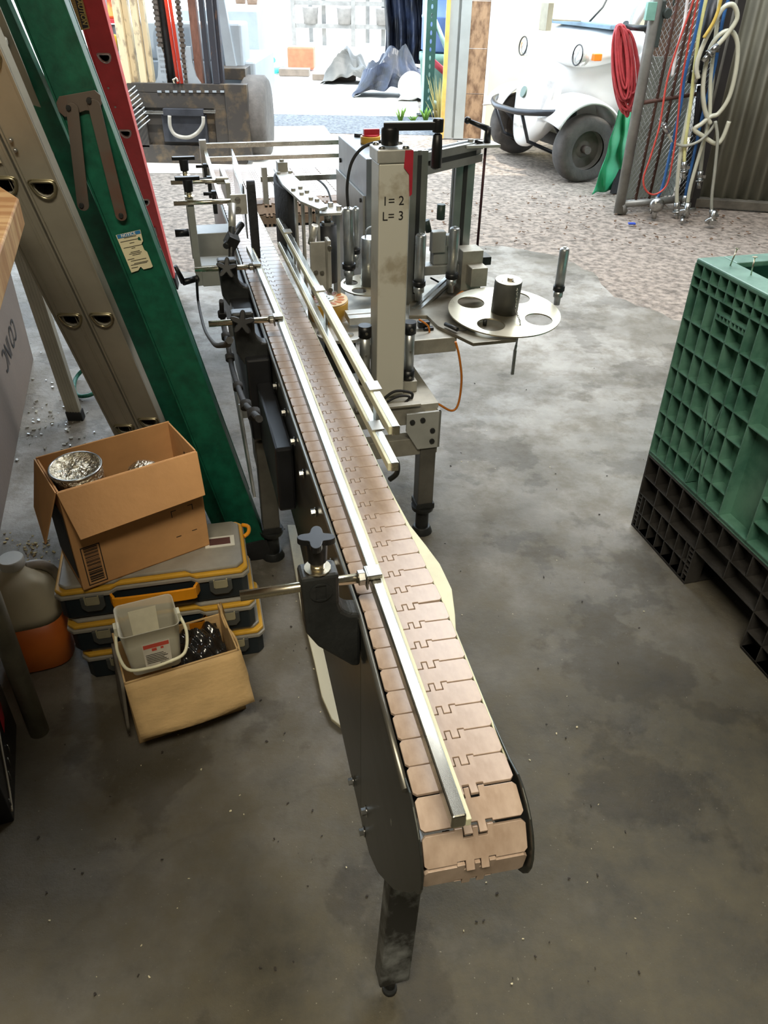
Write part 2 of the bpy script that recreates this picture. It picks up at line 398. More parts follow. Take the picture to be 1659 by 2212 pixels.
def place(o, p, ydir, xdir):
    B = basis(xdir, ydir).to_4x4(); B.translation = p; set_m(o, B)
first = True
def put_link(p, ydir, xdir, par=None):
    global first
    if first and par is None: o = link0; first = False
    else:
        o = link0.copy(); COL.objects.link(o); o.parent = par if par is not None else conv
    place(o, p, ydir, xdir); return o
for i in range(nflat):
    v_ = -0.30 + i * PIT
    put_link(bend(0, v_, ZB), dN if v_ < -0.01 else V(0, 1, 0), pN if v_ < -0.01 else V(1, 0, 0))
LIFT = .0055; RH = RN - LIFT; DL = 2 * math.asin(PIT / 2 / RH)
def nose(c, along, across, par=None, n=5, off=0):
    for k in range(n):
        def J(q): return c + along * (-RH * math.sin(q * DL)) + V(0, 0, -RN + RH * math.cos(q * DL))
        dj = (J(k) - J(k + 1)).normalized(); put_link(J(k + 1) + across.cross(dj) * LIFT, dj, across, par)
nose(P0, dN, pN)
# side plates
def sideplate(w0, th_, near, far, m, name, par):
    b = MB()
    b.prism([bend(w0, a, z_) for a, z_ in near], pN * th_); b.prism([V(w0, a, z_) for a, z_ in far], (th_, 0, 0))
    return b.build(name, m, par, bevel=0.0012)
arc = [(-0.30 - 0.0685 * math.sin(t), 0.6175 + 0.0685 * math.cos(t)) for t in [R(a) for a in range(0, 141, 14)]]
nearL = [(0, .672), (-.20, .672), (-.27, .678)] + arc + [(-.33, .535), (-.31, .50), (-.25, .40), (-.15, .27), (-.082, .21), (-.014, .188), (0, .190)]
farL = [(0, .672), (0, .190), (.07, .205), (.2, .24), (.67, .35), (1.0, .345), (1.5, .40), (3.05, .45), (3.05, .672)]
sideplate(-HW - .0055, .003, nearL, farL, PLATE, 'side_plate', conv)
nearR = [(0, .672), (-.20, .672), (-.27, .678)] + arc + [(-.28, .545), (0, .50)]
farR = [(0, .672), (0, .50), (3.05, .50), (3.05, .672)]
sideplate(HW + .0025, .003, nearR, farR, PLATE, 'side_plate', conv)
b = MB(); b.sweep([bend(0, -.28, .61), bend(0, 0, .61), V(0, 3.0, .61)], 0.10, 0.012); b.build('chain_bed', DARK, conv)
ws = [bend(-HW - .006, v_, .676) for v_ in (-.29, -.15, 0)] + [V(-HW - .006, 3.05, .676)]
MB().tube(ws, 0.0045, 8).build('edge_strip', mat('dull_edge_steel', (120, 118, 110), 0.35, 0.8), conv)
b = MB(); out = [(-.27, .0625), (-.05, .0625), (-.02, .070), (.03, .082), (.09, .083), (.14, .076), (.20, .066), (.30, .0625), (2.4, .0625)]
inn = [(2.4, .0595), (0, .0595), (-.27, .0595)]
top = [bend(x, v_, .6735) for v_, x in out] + [bend(x, v_, .6735) for v_, x in inn]
b.prism(top, (0, 0, -.012)); b.build('wear_strip', NYLON, conv, bevel=0.001)
# hexagon bolts on the left plate
def hexbolt(mb, p, ax, r=0.0065, l=0.007):
    p = Vector(p); ax = Vector(ax).normalized()
    mb.cyl(p, p + ax * 0.002, r * 1.45, n=14); mb.cyl(p + ax * .002, p + ax * (.002 + l), r, n=6)
bolt0 = None
for px, py in [(763, 1687), (792, 1752), (787, 1796), (860, 1776), (747, 1323), (716, 1217), (682, 1106), (656, 1023), (637, 953), (612, 925), (617, 891), (598, 834), (582, 784), (531, 628)]:
    p = plane(px, py, 0, -HW - .0075)
    if bolt0 is None:
        b = MB(); hexbolt(b, (0, 0, 0), (-1, 0, 0)); bolt0 = b.build('bolt', STEEL, conv); o = bolt0
    else: o = bolt0.copy(); COL.objects.link(o)
    o.location = p + (V(.012, 0, 0) if False else V(0, 0, 0))
    if p.y < 0: o.location = p - V(-.0, 0, 0) + V(p.y * .0488 * 0.0, 0, 0)
# front leg
b = MB(); a_, c_ = V(-.026, -.150, .34), V(-.056, -.195, .035); d_ = (c_ - a_).normalized()
B = basis((1, 0.15, 0), (0, 1, 0)); 
b.prism([a_ + V(x, y, 0) for x, y in ((-.026, -.018), (.026, -.018), (.026, .018), (-.026, .018))], c_ - a_)
b.build('leg', mat('scuffed_dark_steel_leg', (146, 150, 150), 0.4, 0.55, 0.2, 12, col2=(58, 58, 56), thr=(.42, .58)), conv, bevel=0.003)
b = MB(); b.cyl(c_ + V(0, 0, .01), V(-.0615, -.203, .012), .009).cyl(V(-.0615, -.203, .008), V(-.0615, -.203, 0), .012, .013)
b.build('levelling_foot', DARK, conv)
# near guide rail
path = [(-.050, -.372), (-.046, -.2), (-.042, 0), (-.036, .45), (-.032, .97), (-.035, 1.383), (-.040, 1.6)]
sp = smooth_path([V(x, y, .733) for x, y in path], 6)
RAILM = mat('polished_rail_steel', (190, 188, 176), 0.26, 1.0, 0.14, 10, stretch=(3, .6, 3))
rl = MB().sweep(sp, .015, .020).build('guide_rail', RAILM, conv, bevel=0.002)
MB().sweep([p + V(.0105, 0, -.004) for p in sp], .006, .011).build('wear_strip', NYLON, rl, bevel=0.001)
def star_knob(o, ax, r=0.026, lobes=5, par=None, stem=0.03, name='star_knob'):
    o = Vector(o); ax = Vector(ax).normalized(); e = ax.orthogonal().normalized(); f = ax.cross(e)
    b = MB(); b.cyl(o, o + ax * stem, .011, .013, n=16)
    n = lobes * 10; loop = []
    for i in range(n):
        t = 2 * math.pi * i / n; rr = r * (0.70 + 0.30 * math.cos(lobes * t)); loop.append(o + ax * stem + (e * math.cos(t) + f * math.sin(t)) * rr)
    b.prism(loop, ax * .011)
    return b.build(name, BLACK, par, bevel=0.003)
BPF = [(-.147, .768), (-.095, .768), (-.095, .715), (-.091, .701), (-.081, .692), (-.066, .689), (-.066, .588), (-.078, .588), (-.128, .640), (-.143, .668)]
def bracket(u0, rodw, rz_=.741, knob_up=True, wend=-.05):
    q = MB(); q.prism([V(x, u0 - .0175, z_) for x, z_ in BPF], (0, .035, 0))
    br = q.build('guide_bracket', DARK, conv, bevel=0.005)
    q = MB(); q.prism(circ((-.1205, u0 - .0178, rz_), .0155, (1, 0, 0), (0, 0, 1), 20), (0, -.0012, 0), holes=[[V(-.1275, u0 - .0178, rz_ - .012), V(-.1135, u0 - .0178, rz_ - .012), V(-.1135, u0 - .0178, rz_ + .012), V(-.1275, u0 - .0178, rz_ + .012)]])
    q.build('slot_ring', DARK, br)
    MB().cyl((rodw, u0, rz_), (wend + .012, u0, rz_), .0072, n=16).build('rod', BRASS, br)
    q = MB(); q.bx(wend - .002, wend + .018, u0 - .012, u0 + .012, rz_ + .003, rz_ + .010).bx(wend - .004, wend - .001, u0 - .012, u0 + .012, rz_ - .014, rz_ + .010)
    q.cyl((wend - .014, u0, rz_), (wend - .004, u0, rz_), .011, n=6)
    q.build('rail_clip', STEEL, br, bevel=0.001)
    if knob_up:
        q = MB(); q.cyl((-.121, u0, .768), (-.121, u0, .771), .018).cyl((-.121, u0, .771), (-.121, u0, .784), .0095)
        q.build('collar', BRASS, br)
        q = MB(); q.lathe([(.013, 0), (.0145, .03), (.0145, .034)], (-.121, u0, .783))
        n = 48; loop = []
        for i in range(n):
            t = 2 * math.pi * i / n; loop.append(V(-.121, u0, .812) + V(math.cos(t), math.sin(t), 0) * (.019 + .006 * math.cos(4 * t + .8)))
        q.prism(loop, (0, 0, .009)); q.build('star_knob', BLACK, br, bevel=0.003)
    else:
        star_knob((-.121, u0 - .018, rz_ + .004), (-.15, -.9, .35), .030, 5, br, .018)
    return br
bracket(.008, -.226, wend=-.052)
bracket(.99, -.2, knob_up=False, wend=-.044)
bracket(1.40, -.21, knob_up=False, wend=-.046)
# tilted sensor clamp beyond the brackets
q = MB(); q.cyl((-.10, 1.55, .70), (-.085, 1.60, .80), .009).cyl((-.11, 1.56, .755), (-.05, 1.66, .79), .010).box((-.09, 1.58, .765), (.035, .035, .035), Euler((.3, .5, .2)).to_matrix())
q.build('sensor_clamp', DARK, conv, bevel=0.002)
MB().cyl((-.085, 1.60, .785), (-.075, 1.64, .855), .011).build('photo_sensor', ALU, conv)
# drive housing and conduit on the left flank
q = MB(); q.bx(-.125, -.066, .95, 1.75, .44, .66).bx(-.105, -.066, .62, .95, .44, .60)
q.build('drive_cover', mat('black_drive_cover', (34, 35, 38), .4, .3, .2, 8), conv, bevel=.006)
q = MB(); cp = smooth_path([plane(x, y, 0, -.16) for x, y in ((478, 650), (482, 700), (492, 745), (500, 790), (514, 835), (528, 870), (545, 890), (560, 905))], 5); q.tube(cp, .006, 8)
for k in (3, 8, 13, 20, 26, 31): q.cyl(cp[k] - V(0, .006, .004), cp[k] + V(0, .006, .004), .011, n=10)
q.build('conduit', RUB, conv)
q = MB(); q.prism([V(-.150, y, z_) for y, z_ in ((.75, .40), (.80, .38), (1.35, .52), (1.35, .64), (1.28, .65))], (.006, 0, 0)).bx(-.15, -.1, 1.0, 1.03, .48, .52).bx(-.15, -.1, 1.3, 1.33, .58, .62)
q.build('flank_bracket', GALV, conv, bevel=.001)
q = MB(); q.tube(smooth_path([plane(x, y, 0, -.215) for x, y in ((425, 600), (428, 650), (440, 705), (460, 740), (485, 745), (496, 735))], 8), .0032, 6)
q.build('cable', RUB, conv)
# uprights with T knobs that carry the backstop
def upright(u0, z0, z1, zr, zrod_end):
    s_ = MB().bx(-.204, -.184, u0 - .010, u0 + .010, z0, z1).build('upright', PAINTG, conv, bevel=.0015)
    q = MB(); q.cyl((-.194, u0, z1), (-.194, u0, z1 + .018), .008); q.cyl((-.194, u0, z1 + .002), (-.194, u0, z1 + .004), .016)
    q.build('collar', BRASS, s_)
    q = MB(); q.cyl((-.194, u0, z1 + .016), (-.194, u0, z1 + .05), .013, .015); q.prism(smooth_path([V(-.194 + x, u0 + y, z1 + .048) for x, y in ((-.03, -.008), (.03, -.008), (.034, 0), (.03, .008), (-.03, .008), (-.034, 0))], 4, True), (0, 0, .010))
    q.build('tee_knob', BLACK, s_, bevel=.002)
    MB().cyl((-.242, u0 - .014, zr), (zrod_end, u0 - .014, zr), .0068).build('rod', BRASS, s_)
    return s_
upright(1.70, .60, .865, .852, -.035)
upright(1.92, .62, .88, .865, -.06)
q = MB(); q.bx(-.185, -.07, 1.68, 1.78, .60, .665).cut().bx(-.185, -.066, 1.84, 1.95, .64, .72); q.build('support_box', PAINTG, conv, bevel=.002)
q = MB(); q.cyl((-.245, 1.66, .625), (-.20, 1.69, .625), .010).tube([V(-.245, 1.66, .625), V(-.262, 1.65, .68)], [.009, .006]).cut().cyl((-.25, 1.90, .71), (-.205, 1.90, .71), .012)
q.build('clamp_lever', BLACK, conv)
# backstop pads over the belt
q = MB(); q.grid(lambda a, c: V(-.032 + .02 * math.sin(a * 1.5), 1.70 + .60 * a, .735 + .155 * c), 12, 2)
q.build('backstop_plate', mat('shiny_bent_plate', (200, 206, 212), .16, 1.0, .1, 20), conv, solid=.004)
q = MB(); q.prism(smooth_path([V(-.024, y, z_) for y, z_ in ((1.66, .69), (1.685, .70), (1.70, .80), (1.69, .895), (1.665, .90), (1.655, .80))], 4, True), (.024, 0, 0))
q.build('foam_pad', mat('black_foam', (36, 37, 40), .7, 0, .2, 30, bump=.4), conv)
q = MB(); q.bx(-.075, -.028, 1.675, 1.683, .815, .872); o = q.build('mount_plate', ALU, conv, bevel=.001)
q = MB(); [hexbolt(q.cut(), (-.055, 1.675, z_), (0, -1, 0), .006) for z_ in (.83, .857)]; q.build('bolt', STEEL, o)
q = MB(); q.bx(-.075, -.06, 1.85, 2.1, .80, .87).bx(-.10, -.06, 1.90, 1.92, .855, .875); q.build('rear_mount', ALU, conv, bevel=.002)
# side guard along the left of the belt and bars across the far end
MB().sweep([V(-.078, 2.15, .745), V(-.072, 3.06, .75)], .014, .022).build('side_guard', RAILM, conv, bevel=.001)
q = MB()
for u0 in (2.3, 2.55, 2.8): q.cut().cyl((-.13, u0, .74), (-.075, u0, .74), .006).bx(-.10, -.085, u0 - .012, u0 + .012, .67, .75)
q.build('guard_clamp', DARK, conv)
q = MB(); q.bx(-.095, -.065, 3.05, 3.08, .62, .80); q.build('end_post', ALU, conv, bevel=.001)
q = MB(); q.bx(-.08, .62, 3.055, 3.075, .765, .785).cut().bx(-.08, .62, 3.055, 3.075, .71, .728); q.build('end_bar', RAILM, conv, bevel=.001)
# double rails on the right
def rrail(z_, u0, u1):
    s_ = MB().sweep([V(.062, u0, z_), V(.062, u1, z_)], .014, .017).build('side_rail', RAILM, conv, bevel=.0015)
    MB().sweep([V(.053, u0 + .002, z_), V(.053, u1, z_)], .006, .015).build('wear_strip', NYLON, s_, bevel=.001)
    q = MB()
    for u_ in ([.42, .95, 1.45] if z_ > .77 else [.40]): q.cut().bx(.05, .073, u_, u_ + .035, z_ + .008, z_ + .011)
    q.build('rail_clip', ALU, s_, bevel=.0005); return s_
rrail(.805, .285, 1.62); rrail(.735, .285, 1.62)
q = MB()
for u_ in (.44, .93, 1.4): q.cut().bx(.067, .073, u_, u_ + .022, .725, .81)
q.build('rail_strap', GALV, conv, bevel=.001)
q = MB(); q.prism([V(.071, y, z_) for y, z_ in ((1.42, .74), (1.66, .74), (1.66, .81), (1.58, .815))], (.003, 0, 0)); q.build('rail_end_plate', GALV, conv)
q = MB(); q.tube(smooth_path([V(.070, .33, .725), V(.078, .33, .715), V(.080, .335, .69), V(.068, .34, .675)], 5), .005); q.build('rail_hanger', DARK, conv)

# ------------------------------------------------------------------ accumulation table beside the far end of the belt
acc = thing('accumulation_table', 'wide multi-lane slat chain table behind the labelling machine', 'conveyor', OM, TH)
first = False
for ln in range(4):
    wx = .0585 + .061 + ln * .1185
    for k in range(15): put_link(V(wx, 2.46 + k * PIT, ZB), V(0, 1, 0), V(1, 0, 0), acc)
    nose(V(wx, 2.46, ZB), V(0, 1, 0), V(1, 0, 0), acc, 3)
q = MB(); q.bx(.064, .535, 2.47, 3.03, .60, .674).bx(.064, .53, 2.43, 2.49, .575, .66); q.build('bed', DARK, acc)
for x_ in (.08, .52):
    for y_ in (2.55, 2.98): MB().bx(x_ - .02, x_ + .02, y_ - .02, y_ + .02, 0, .60).build('leg', GALV, acc)
q = MB(); q.bx(.10, .46, 2.43, 2.445, .745, .765); q.build('cross_bar', RAILM, acc, bevel=.001)
q = MB(); q.bx(.105, .125, 2.42, 2.45, .66, .80).cut().bx(.44, .46, 2.43, 2.445, .60, .765); q.build('bar_bracket', ALU, acc)
q = MB(); q.tube(smooth_path([V(.31, 2.75, .70), V(.34, 2.6, .72), V(.345, 2.35, .73), V(.33, 2.15, .70)], 6), .004, 6); q.build('loose_cable', RUB, acc)

# ------------------------------------------------------------------ labelling machine
lab = thing('labelling_machine', 'grey label applicator machine with tall box post, rollers and a perforated disc', 'machine', OM, TH)
# base frame, legs, corner brackets
q = MB(); q.bx(-.10, .40, 1.03, 1.07, .29, .345).bx(.12, .40, 1.04, 1.30, .385, .445).bx(.16, .345, 1.03, 1.05, .445, .453).bx(.36, .40, 1.03, 1.9, .385, .425).bx(.10, .14, 1.04, 1.9, .385, .425)
q.build('base_frame', ALUD, lab, bevel=.002)
LEGM = mat('grey_square_leg', (112, 110, 104), .45, .5, .18, 10)
for x0, u0, fx in ((-.092, 1.03, -.094), (.372, 1.05, .373)):
    MB().bx(x0 - .024, x0 + .024, u0 - .024, u0 + .024, .10, .40).build('leg', LEGM, lab, bevel=.003)
    q = MB(); q.bx(x0 - .028, x0 + .028, u0 - .028, u0 + .028, .10, .118).cyl((x0, u0, .085), (x0, u0, .10), .033, .036).cyl((x0, u0, .02), (x0, u0, .09), .020).cyl((x0, u0, 0), (x0, u0, .022), .034, .026)
    q.build('levelling_foot', DARK, lab, bevel=.001)
for xa, xb, mir in ((.302, .402, 1), (-.118, -.048, -1)):
    q = MB()
    if mir > 0: pl = [(xa, .430), (xb, .430), (xb, .315), (xa + .035, .315), (xa, .375)]
    else: pl = [(xa, .430), (xb - .02, .430), (xb, .37), (xb, .315), (xa, .315)]
    q.prism([V(x, 1.018, z_) for x, z_ in pl], (0, .008, 0))
    e_ = xb - .008 if mir > 0 else xa
    q.bx(e_, e_ + .008, 1.018, 1.30 if mir > 0 else 1.1, .315, .43)
    br = q.build('corner_bracket', PAINTG, lab, bevel=.001)
    q = MB()
    pts_ = [(.318, .405), (.348, .408), (.378, .372), (.378, .338)] if mir > 0 else [(-.085, .375), (-.085, .340)]
    for x, z_ in pts_: q.cut().cyl((x, 1.018, z_), (x, 1.014, z_), .0075, n=14).cyl((x, 1.0145, z_), (x, 1.0125, z_), .004, n=6)
    q.build('bolt', DARK, br)
# tall box post
q = MB(); q.bx(.236, .314, 1.10, 1.178, .445, 1.055); post = q.build('box_post', POSTM, lab, bevel=.004)
q = MB(); q.bx(.232, .316, 1.097, 1.182, 1.055, 1.085); q.build('top_block', ALU, post, bevel=.003)
q = MB()
for x, y in ((.245, 1.11), (.303, 1.11), (.245, 1.168), (.303, 1.168)): q.cut().cyl((x, y, 1.085), (x, y, 1.091), .009, .006)
q.build('bolt', STEEL, post)
text('1= 2', .030, (.272, 1.0995, .970), (1, 0, 0), (0, 0, 1), INK, post, 'marker_writing')
text('L= 3', .030, (.272, 1.0995, .935), (1, 0, 0), (0, 0, 1), INK, post, 'marker_writing')
q = MB(); q.prism([V(x, 1.098, z_) for x, z_ in ((.298, 1.083), (.318, 1.083), (.318, .985), (.312, .98), (.309, 1.03), (.296, 1.045))], (0, -.0015, 0)).bx(.3145, .3165, 1.0985, 1.14, .99, 1.08)
q.build('red_tape', mat('red_tape', (172, 40, 56), .5), post)
q = MB(); q.lathe([(.021, 0), (.021, .035), (.018, .04)], (.272, 1.14, 1.088)); q.sweep([V(.258, 1.145, 1.128), V(.385, 1.105, 1.133)], .026, .018)
q.lathe([(.013, 0), (.013, .028), (.010, .03)], (.378, 1.105, 1.118)); q.build('crank_arm', BLACK, lab, bevel=.003)
q = MB(); q.lathe([(.008, 0), (.0135, .004), (.0125, .05), (.011, .075), (.006, .078)], (.378, 1.105, 1.038)); q.build('crank_grip', BLACK, lab)
# slide shafts beside the post
for x in (.212, .338):
    c_ = MB().cyl((x, 1.14, .50), (x, 1.14, .63), .0145).build('slide_shaft', GALV, lab)
    q = MB()
    for z_ in (.475, .615): q.cut().cyl((x, 1.14, z_), (x, 1.14, z_ + .032), .018, n=20)
    q.build('shaft_collar', BLACK, c_)
    q = MB(); q.cyl((x, 1.1225, .63), (x, 1.119, .63), .004, n=8).cut().cyl((x, 1.1225, .49), (x, 1.119, .49), .004, n=8).cut().cyl((x, 1.126, .565), (x, 1.124, .565), .003, n=8); q.build('screw', STEEL, c_)
q = MB(); q.bx(.19, .36, 1.12, 1.17, .445, .478); q.build('slide_base', ALUD, lab, bevel=.002)
# tape roller station
def tilt(c, deg, axis=(1, 0, 0)):
    M = Matrix.Translation(Vector(c)) @ Matrix.Rotation(R(deg), 4, Vector(axis)); return M
T = tilt((.150, 1.345, .600), 4)
q = MB(); q.lathe([(.057, 0), (.0585, .002), (.0585, .050), (.057, .052), (.024, .052)], (0, 0, 0), n=40)
rl_ = q.build('amber_roller', mat('amber_polyurethane', (196, 152, 62), .3, 0, .1, 8, spec=.6), lab, mw=T)
q = MB(); q.prism(circ((0, 0, .0535), .057, n=40), (0, 0, .002)); q.build('roller_face', mat('cream_roller_face', (222, 196, 150), .45, 0, .05, 6), rl_, mw=T)
q = MB()
for k in range(14):
    a = 2 * math.pi * k / 14; ex = V(math.cos(a), math.sin(a), 0); ey = V(-math.sin(a), math.cos(a), 0)
    q.prism([ex * x + ey * y + V(0, 0, .0556) for x, y in ((.026, -.002), (.032, -.006), (.046, -.004), (.049, .004), (.044, .008), (.034, .004))], (0, 0, .0006))
q.build('roller_slots', mat('orange_slot', (196, 108, 32), .5), rl_, mw=T)
q = MB(); q.cyl((0, 0, .0555), (0, 0, .0575), .0185).cyl((0, 0, .0575), (0, 0, .059), .006); q.build('roller_hub', ALU, rl_, mw=T)
q = MB(); q.prism(smooth_path([V(x, y, .588) for x, y in ((.085, 1.30), (.10, 1.20), (.155, 1.165), (.21, 1.18), (.225, 1.30), (.20, 1.42), (.10, 1.42))], 3, True), (0, 0, .010))
pl_ = q.build('roller_plate', ALU, lab, bevel=.001)
q = MB(); q.cyl((.185, 1.195, .598), (.185, 1.195, .604), .008, n=6).cut().cyl((.105, 1.23, .598), (.105, 1.23, .604), .008, n=6); q.build('bolt', STEEL, pl_)
q = MB(); q.bx(.19, .30, 1.235, 1.30, .612, .632); q.bx(.19, .28, 1.262, 1.272, .6325, .634); q.build('roller_arm', ALU, lab, bevel=.002)
q = MB(); q.prism([V(x, y, .6345) for x, y in ((.262, 1.258), (.292, 1.262), (.296, 1.28), (.27, 1.282))], (0, 0, .006)); q.build('blue_clip', mat('blue_plastic_clip', (60, 132, 186), .4), lab)
q = MB(); q.bx(.12, .21, 1.24, 1.36, .46, .585); q.build('gear_motor', DARK, lab, bevel=.006)
# plates, drive roller and pads between belt and head
def roller(x, u0, z0, z1, r=.0165, collar=True, mt=GALV):
    b_ = MB(); b_.lathe([(r * .55, 0), (r, .002), (r, z1 - z0 - .006), (r * .8, z1 - z0)], (x, u0, z0)); b_.cyl((x, u0, z1 - .001), (x, u0, z1 + .004), .005, n=10)
    o_ = b_.build('roller', mt, lab)
    if collar:
        c_ = MB(); c_.cyl((x, u0, z0 - .004), (x, u0, z0 + .012), r * 1.22).build('roller_collar', BLACK, o_)
        c_ = MB(); c_.lathe([(r * .65, -.05), (r * .7, -.028), (r, -.024), (r, -.004)], (x, u0, z0)).build('roller_stub', GALV, o_)
    return o_
roller(.247, 1.50, .690, .862)
roller(.456, 1.45, .640, .790, .0165)
roller(.579, 1.50, .640, .790, .0165)
roller(.905, 1.40, .610, .738, .0150)
roller(.325, 1.75, .66, .80, .0125)
dr = MB().cyl((.155, 1.34, .705), (.155, 1.34, .86), .024, n=24).build('drive_roller', mat('black_drive_roller', (34, 36, 40), .55, 0, .2, 20, bump=.1), lab)
q = MB(); q.cyl((.155, 1.34, .855), (.155, 1.34, .868), .017, n=6).cyl((.155, 1.34, .868), (.155, 1.34, .895), .010); q.build('drive_nut', STEEL, dr)
q = MB(); q.prism([V(x, y, .893) for x, y in ((.115, 1.30), (.185, 1.30), (.20, 1.34), (.195, 1.40), (.13, 1.385))], (0, 0, .007)); tp = q.build('bearing_plate', ALU, lab, bevel=.001)
q = MB(); [q.cut().cyl((x, y, .900), (x, y, .910), .0075, n=6) for x, y in ((.145, 1.335), (.17, 1.37), (.185, 1.33))]; q.build('bolt', STEEL, tp)
q = MB(); q.bx(.185, .195, 1.37, 1.43, .575, .893).bx(.15,.185,1.40,1.43,.87,.893); q.build('bearing_wall', PAINTG, lab, bevel=.001)
q = MB(); q.bx(.088, .128, 1.235, 1.243, .715, .845).bx(.128, .137, 1.205, 1.245, .712, .855); fp = q.build('face_plate', ALU, lab, bevel=.0012)
q = MB()
for x, z_ in ((.1325, .838), (.1325, .728)): q.cut().cyl((x, 1.205, z_), (x, 1.200, z_), .006, n=12)
for x, z_ in ((.100, .767), (.116, .765)): q.cut().cyl((x, 1.235, z_), (x, 1.231, z_), .006, n=12)
q.build('bolt', STEEL, fp)
MB().cyl((.094, 1.26, .835), (.104, 1.245, .885), .009).build('angled_pin', ALU, lab)
# wrap pad with comb uprights
q = MB(); q.prism([V(x, y, .915) for x, y in ((.072, 1.78), (.105, 1.83), (.145, 1.28), (.118, 1.26), (.085, 1.35), (.067, 1.55))], (0, 0, .007)); wp = q.build('wrap_plate', ALU, lab, bevel=.001)
q = MB(); q.bx(.078, .108, 1.72, 1.76, .922, .948).cyl((.093, 1.74, .948), (.093, 1.74, .953), .007, n=6)
for x, y in ((.075, 1.69), (.112, 1.70), (.085, 1.47), (.108, 1.49), (.10, 1.42), (.118, 1.44), (.115, 1.36), (.128, 1.34)): q.cut().cyl((x, y, .922), (x, y, .928), .0065, n=6)
q.build('bolt', ALUD, wp)
q = MB(); q.grid(lambda a, c: V(.064 + .030 * (2 * a - .9) ** 2, 1.52 + .32 * a, .715 + .190 * c), 14, 2); q.build('wrap_pad', mat('black_wrap_pad', (40, 42, 46), .75, 0, .15, 30, bump=.3), lab, solid=.012)
q = MB()
for k in range(4): q.cut().bx(.088 + k * .011, .094 + k * .011, 1.30 + (3 - k) * .055, 1.33 + (3 - k) * .055, .66, .915)
q.build('comb_bar', ALU, lab, bevel=.001)
# head plate, unwinding disc and core
hp = [Zp(px, py, .575) for px, py in ((884, 618), (1005, 612), (1112, 703), (1116, 732), (1022, 741), (946, 704), (922, 681), (884, 681))]
hp = [MI @ p for p in hp]
q = MB(); q.prism([V(p.x, p.y, .565) for p in hp], (0, 0, .010)); q.build('head_plate', mat('worn_grey_plate', (142, 136, 122), .4, .7, .2, 10), lab, bevel=.001)
q = MB(); q.bx(.24, .50, 1.20, 1.60, .52, .565); q.build('head_frame', ALUD, lab, bevel=.003)
def disc(c, r, hr, hd, nh, tl, a0, m_, core_r, core_h, corem, nm):
    T_ = tilt(c, tl); holes = [circ((math.cos(a) * hd, math.sin(a) * hd, 0), hr, n=24)[::-1] for a in [a0 + 2 * math.pi * k / nh for k in range(nh)]]
    d_ = MB().prism(circ((0, 0, 0), r, n=64), (0, 0, .004), holes).build(nm, m_, lab, mw=T_)
    k_ = MB().lathe([(core_r, .004), (core_r, core_h), (core_r - .001, core_h + .001)], n=36).build('core', corem, lab, mw=T_); return d_, k_, T_
DISCM = mat('brushed_disc', (206, 198, 176), .28, .9, .08, 5)
d1, k1, T1 = disc((.675, 1.285, .595), .168, .041, .108, 4, 5, R(48), DISCM, .040, .098, mat('dark_core_sleeve', (86, 86, 82), .5, .2, .15, 12), 'unwind_disc')
q = MB(); q.cyl((0, 0, .099), (0, 0, .1005), .0385, n=36).cyl((.004, -.002, .1), (.004, -.002, .108), .009, n=6).cyl((-.022, -.004, .1), (-.022, -.004, .1015), .003); q.build('core_cap', DISCM, k1, mw=T1)
d2, k2, T2 = disc((.318, 1.54, .615), .088, .023, .058, 5, 3, R(10), DISCM, .024, .15, GALV, 'rewind_disc')
q = MB(); q.tube(smooth_path([V(-.012, 0, .145), V(-.010, 0, .172), V(.006, 0, .182), V(.018, 0, .168), V(.022, 0, .12), V(.024, 0, .06)], 5), .0022, 6); q.build('wire_handle', GALV, k2, mw=T2)
# chain with pin hanging over the disc
cpts = smooth_path([T1 @ V(.006, -.004, .107), T1 @ V(.012, -.040, .085), T1 @ V(.014, -.050, .03), T1 @ V(.012, -.095, .008), T1 @ V(.006, -.105, -.03), T1 @ V(.006, -.105, -.055)], 7)
q = MB(); dist = 0
for i in range(len(cpts) - 1):
    a_, c_ = cpts[i], cpts[i + 1]; d_ = (c_ - a_).normalized(); s1 = d_.orthogonal().normalized(); s1 = s1 if i % 2 else d_.cross(s1)
    q.tube([a_ + d_ * (x * 1.0) + s1 * y for x, y in ((-.001, .0022), (.008, .0022), (.010, 0), (.008, -.0022), (-.001, -.0022), (-.003, 0))], .0009, 5, closed=True)
q.build('bead_chain', STEEL, lab)
pe = cpts[-1]; q = MB(); q.cyl(pe, pe + V(-.002, .0, -.018), .004, n=8).bx(pe.x - .006, pe.x + .003, pe.y - .003, pe.y + .003, pe.z - .095, pe.z - .016); q.build('hanging_pin', GALV, lab, bevel=.001)
q = MB(); a_ = MI @ Zp(962, 700, .585); c_ = MI @ Zp(988, 712, .585); q.cyl(a_, c_, .006); q.cyl(c_ + V(0, 0, -.003), c_ + V(.03, .004, -.006), .0015, n=6)
q.cut().cyl(V(.60, 1.245, .575), V(.60, 1.245, .592), .006); q.build('tension_spring', DARK, lab)
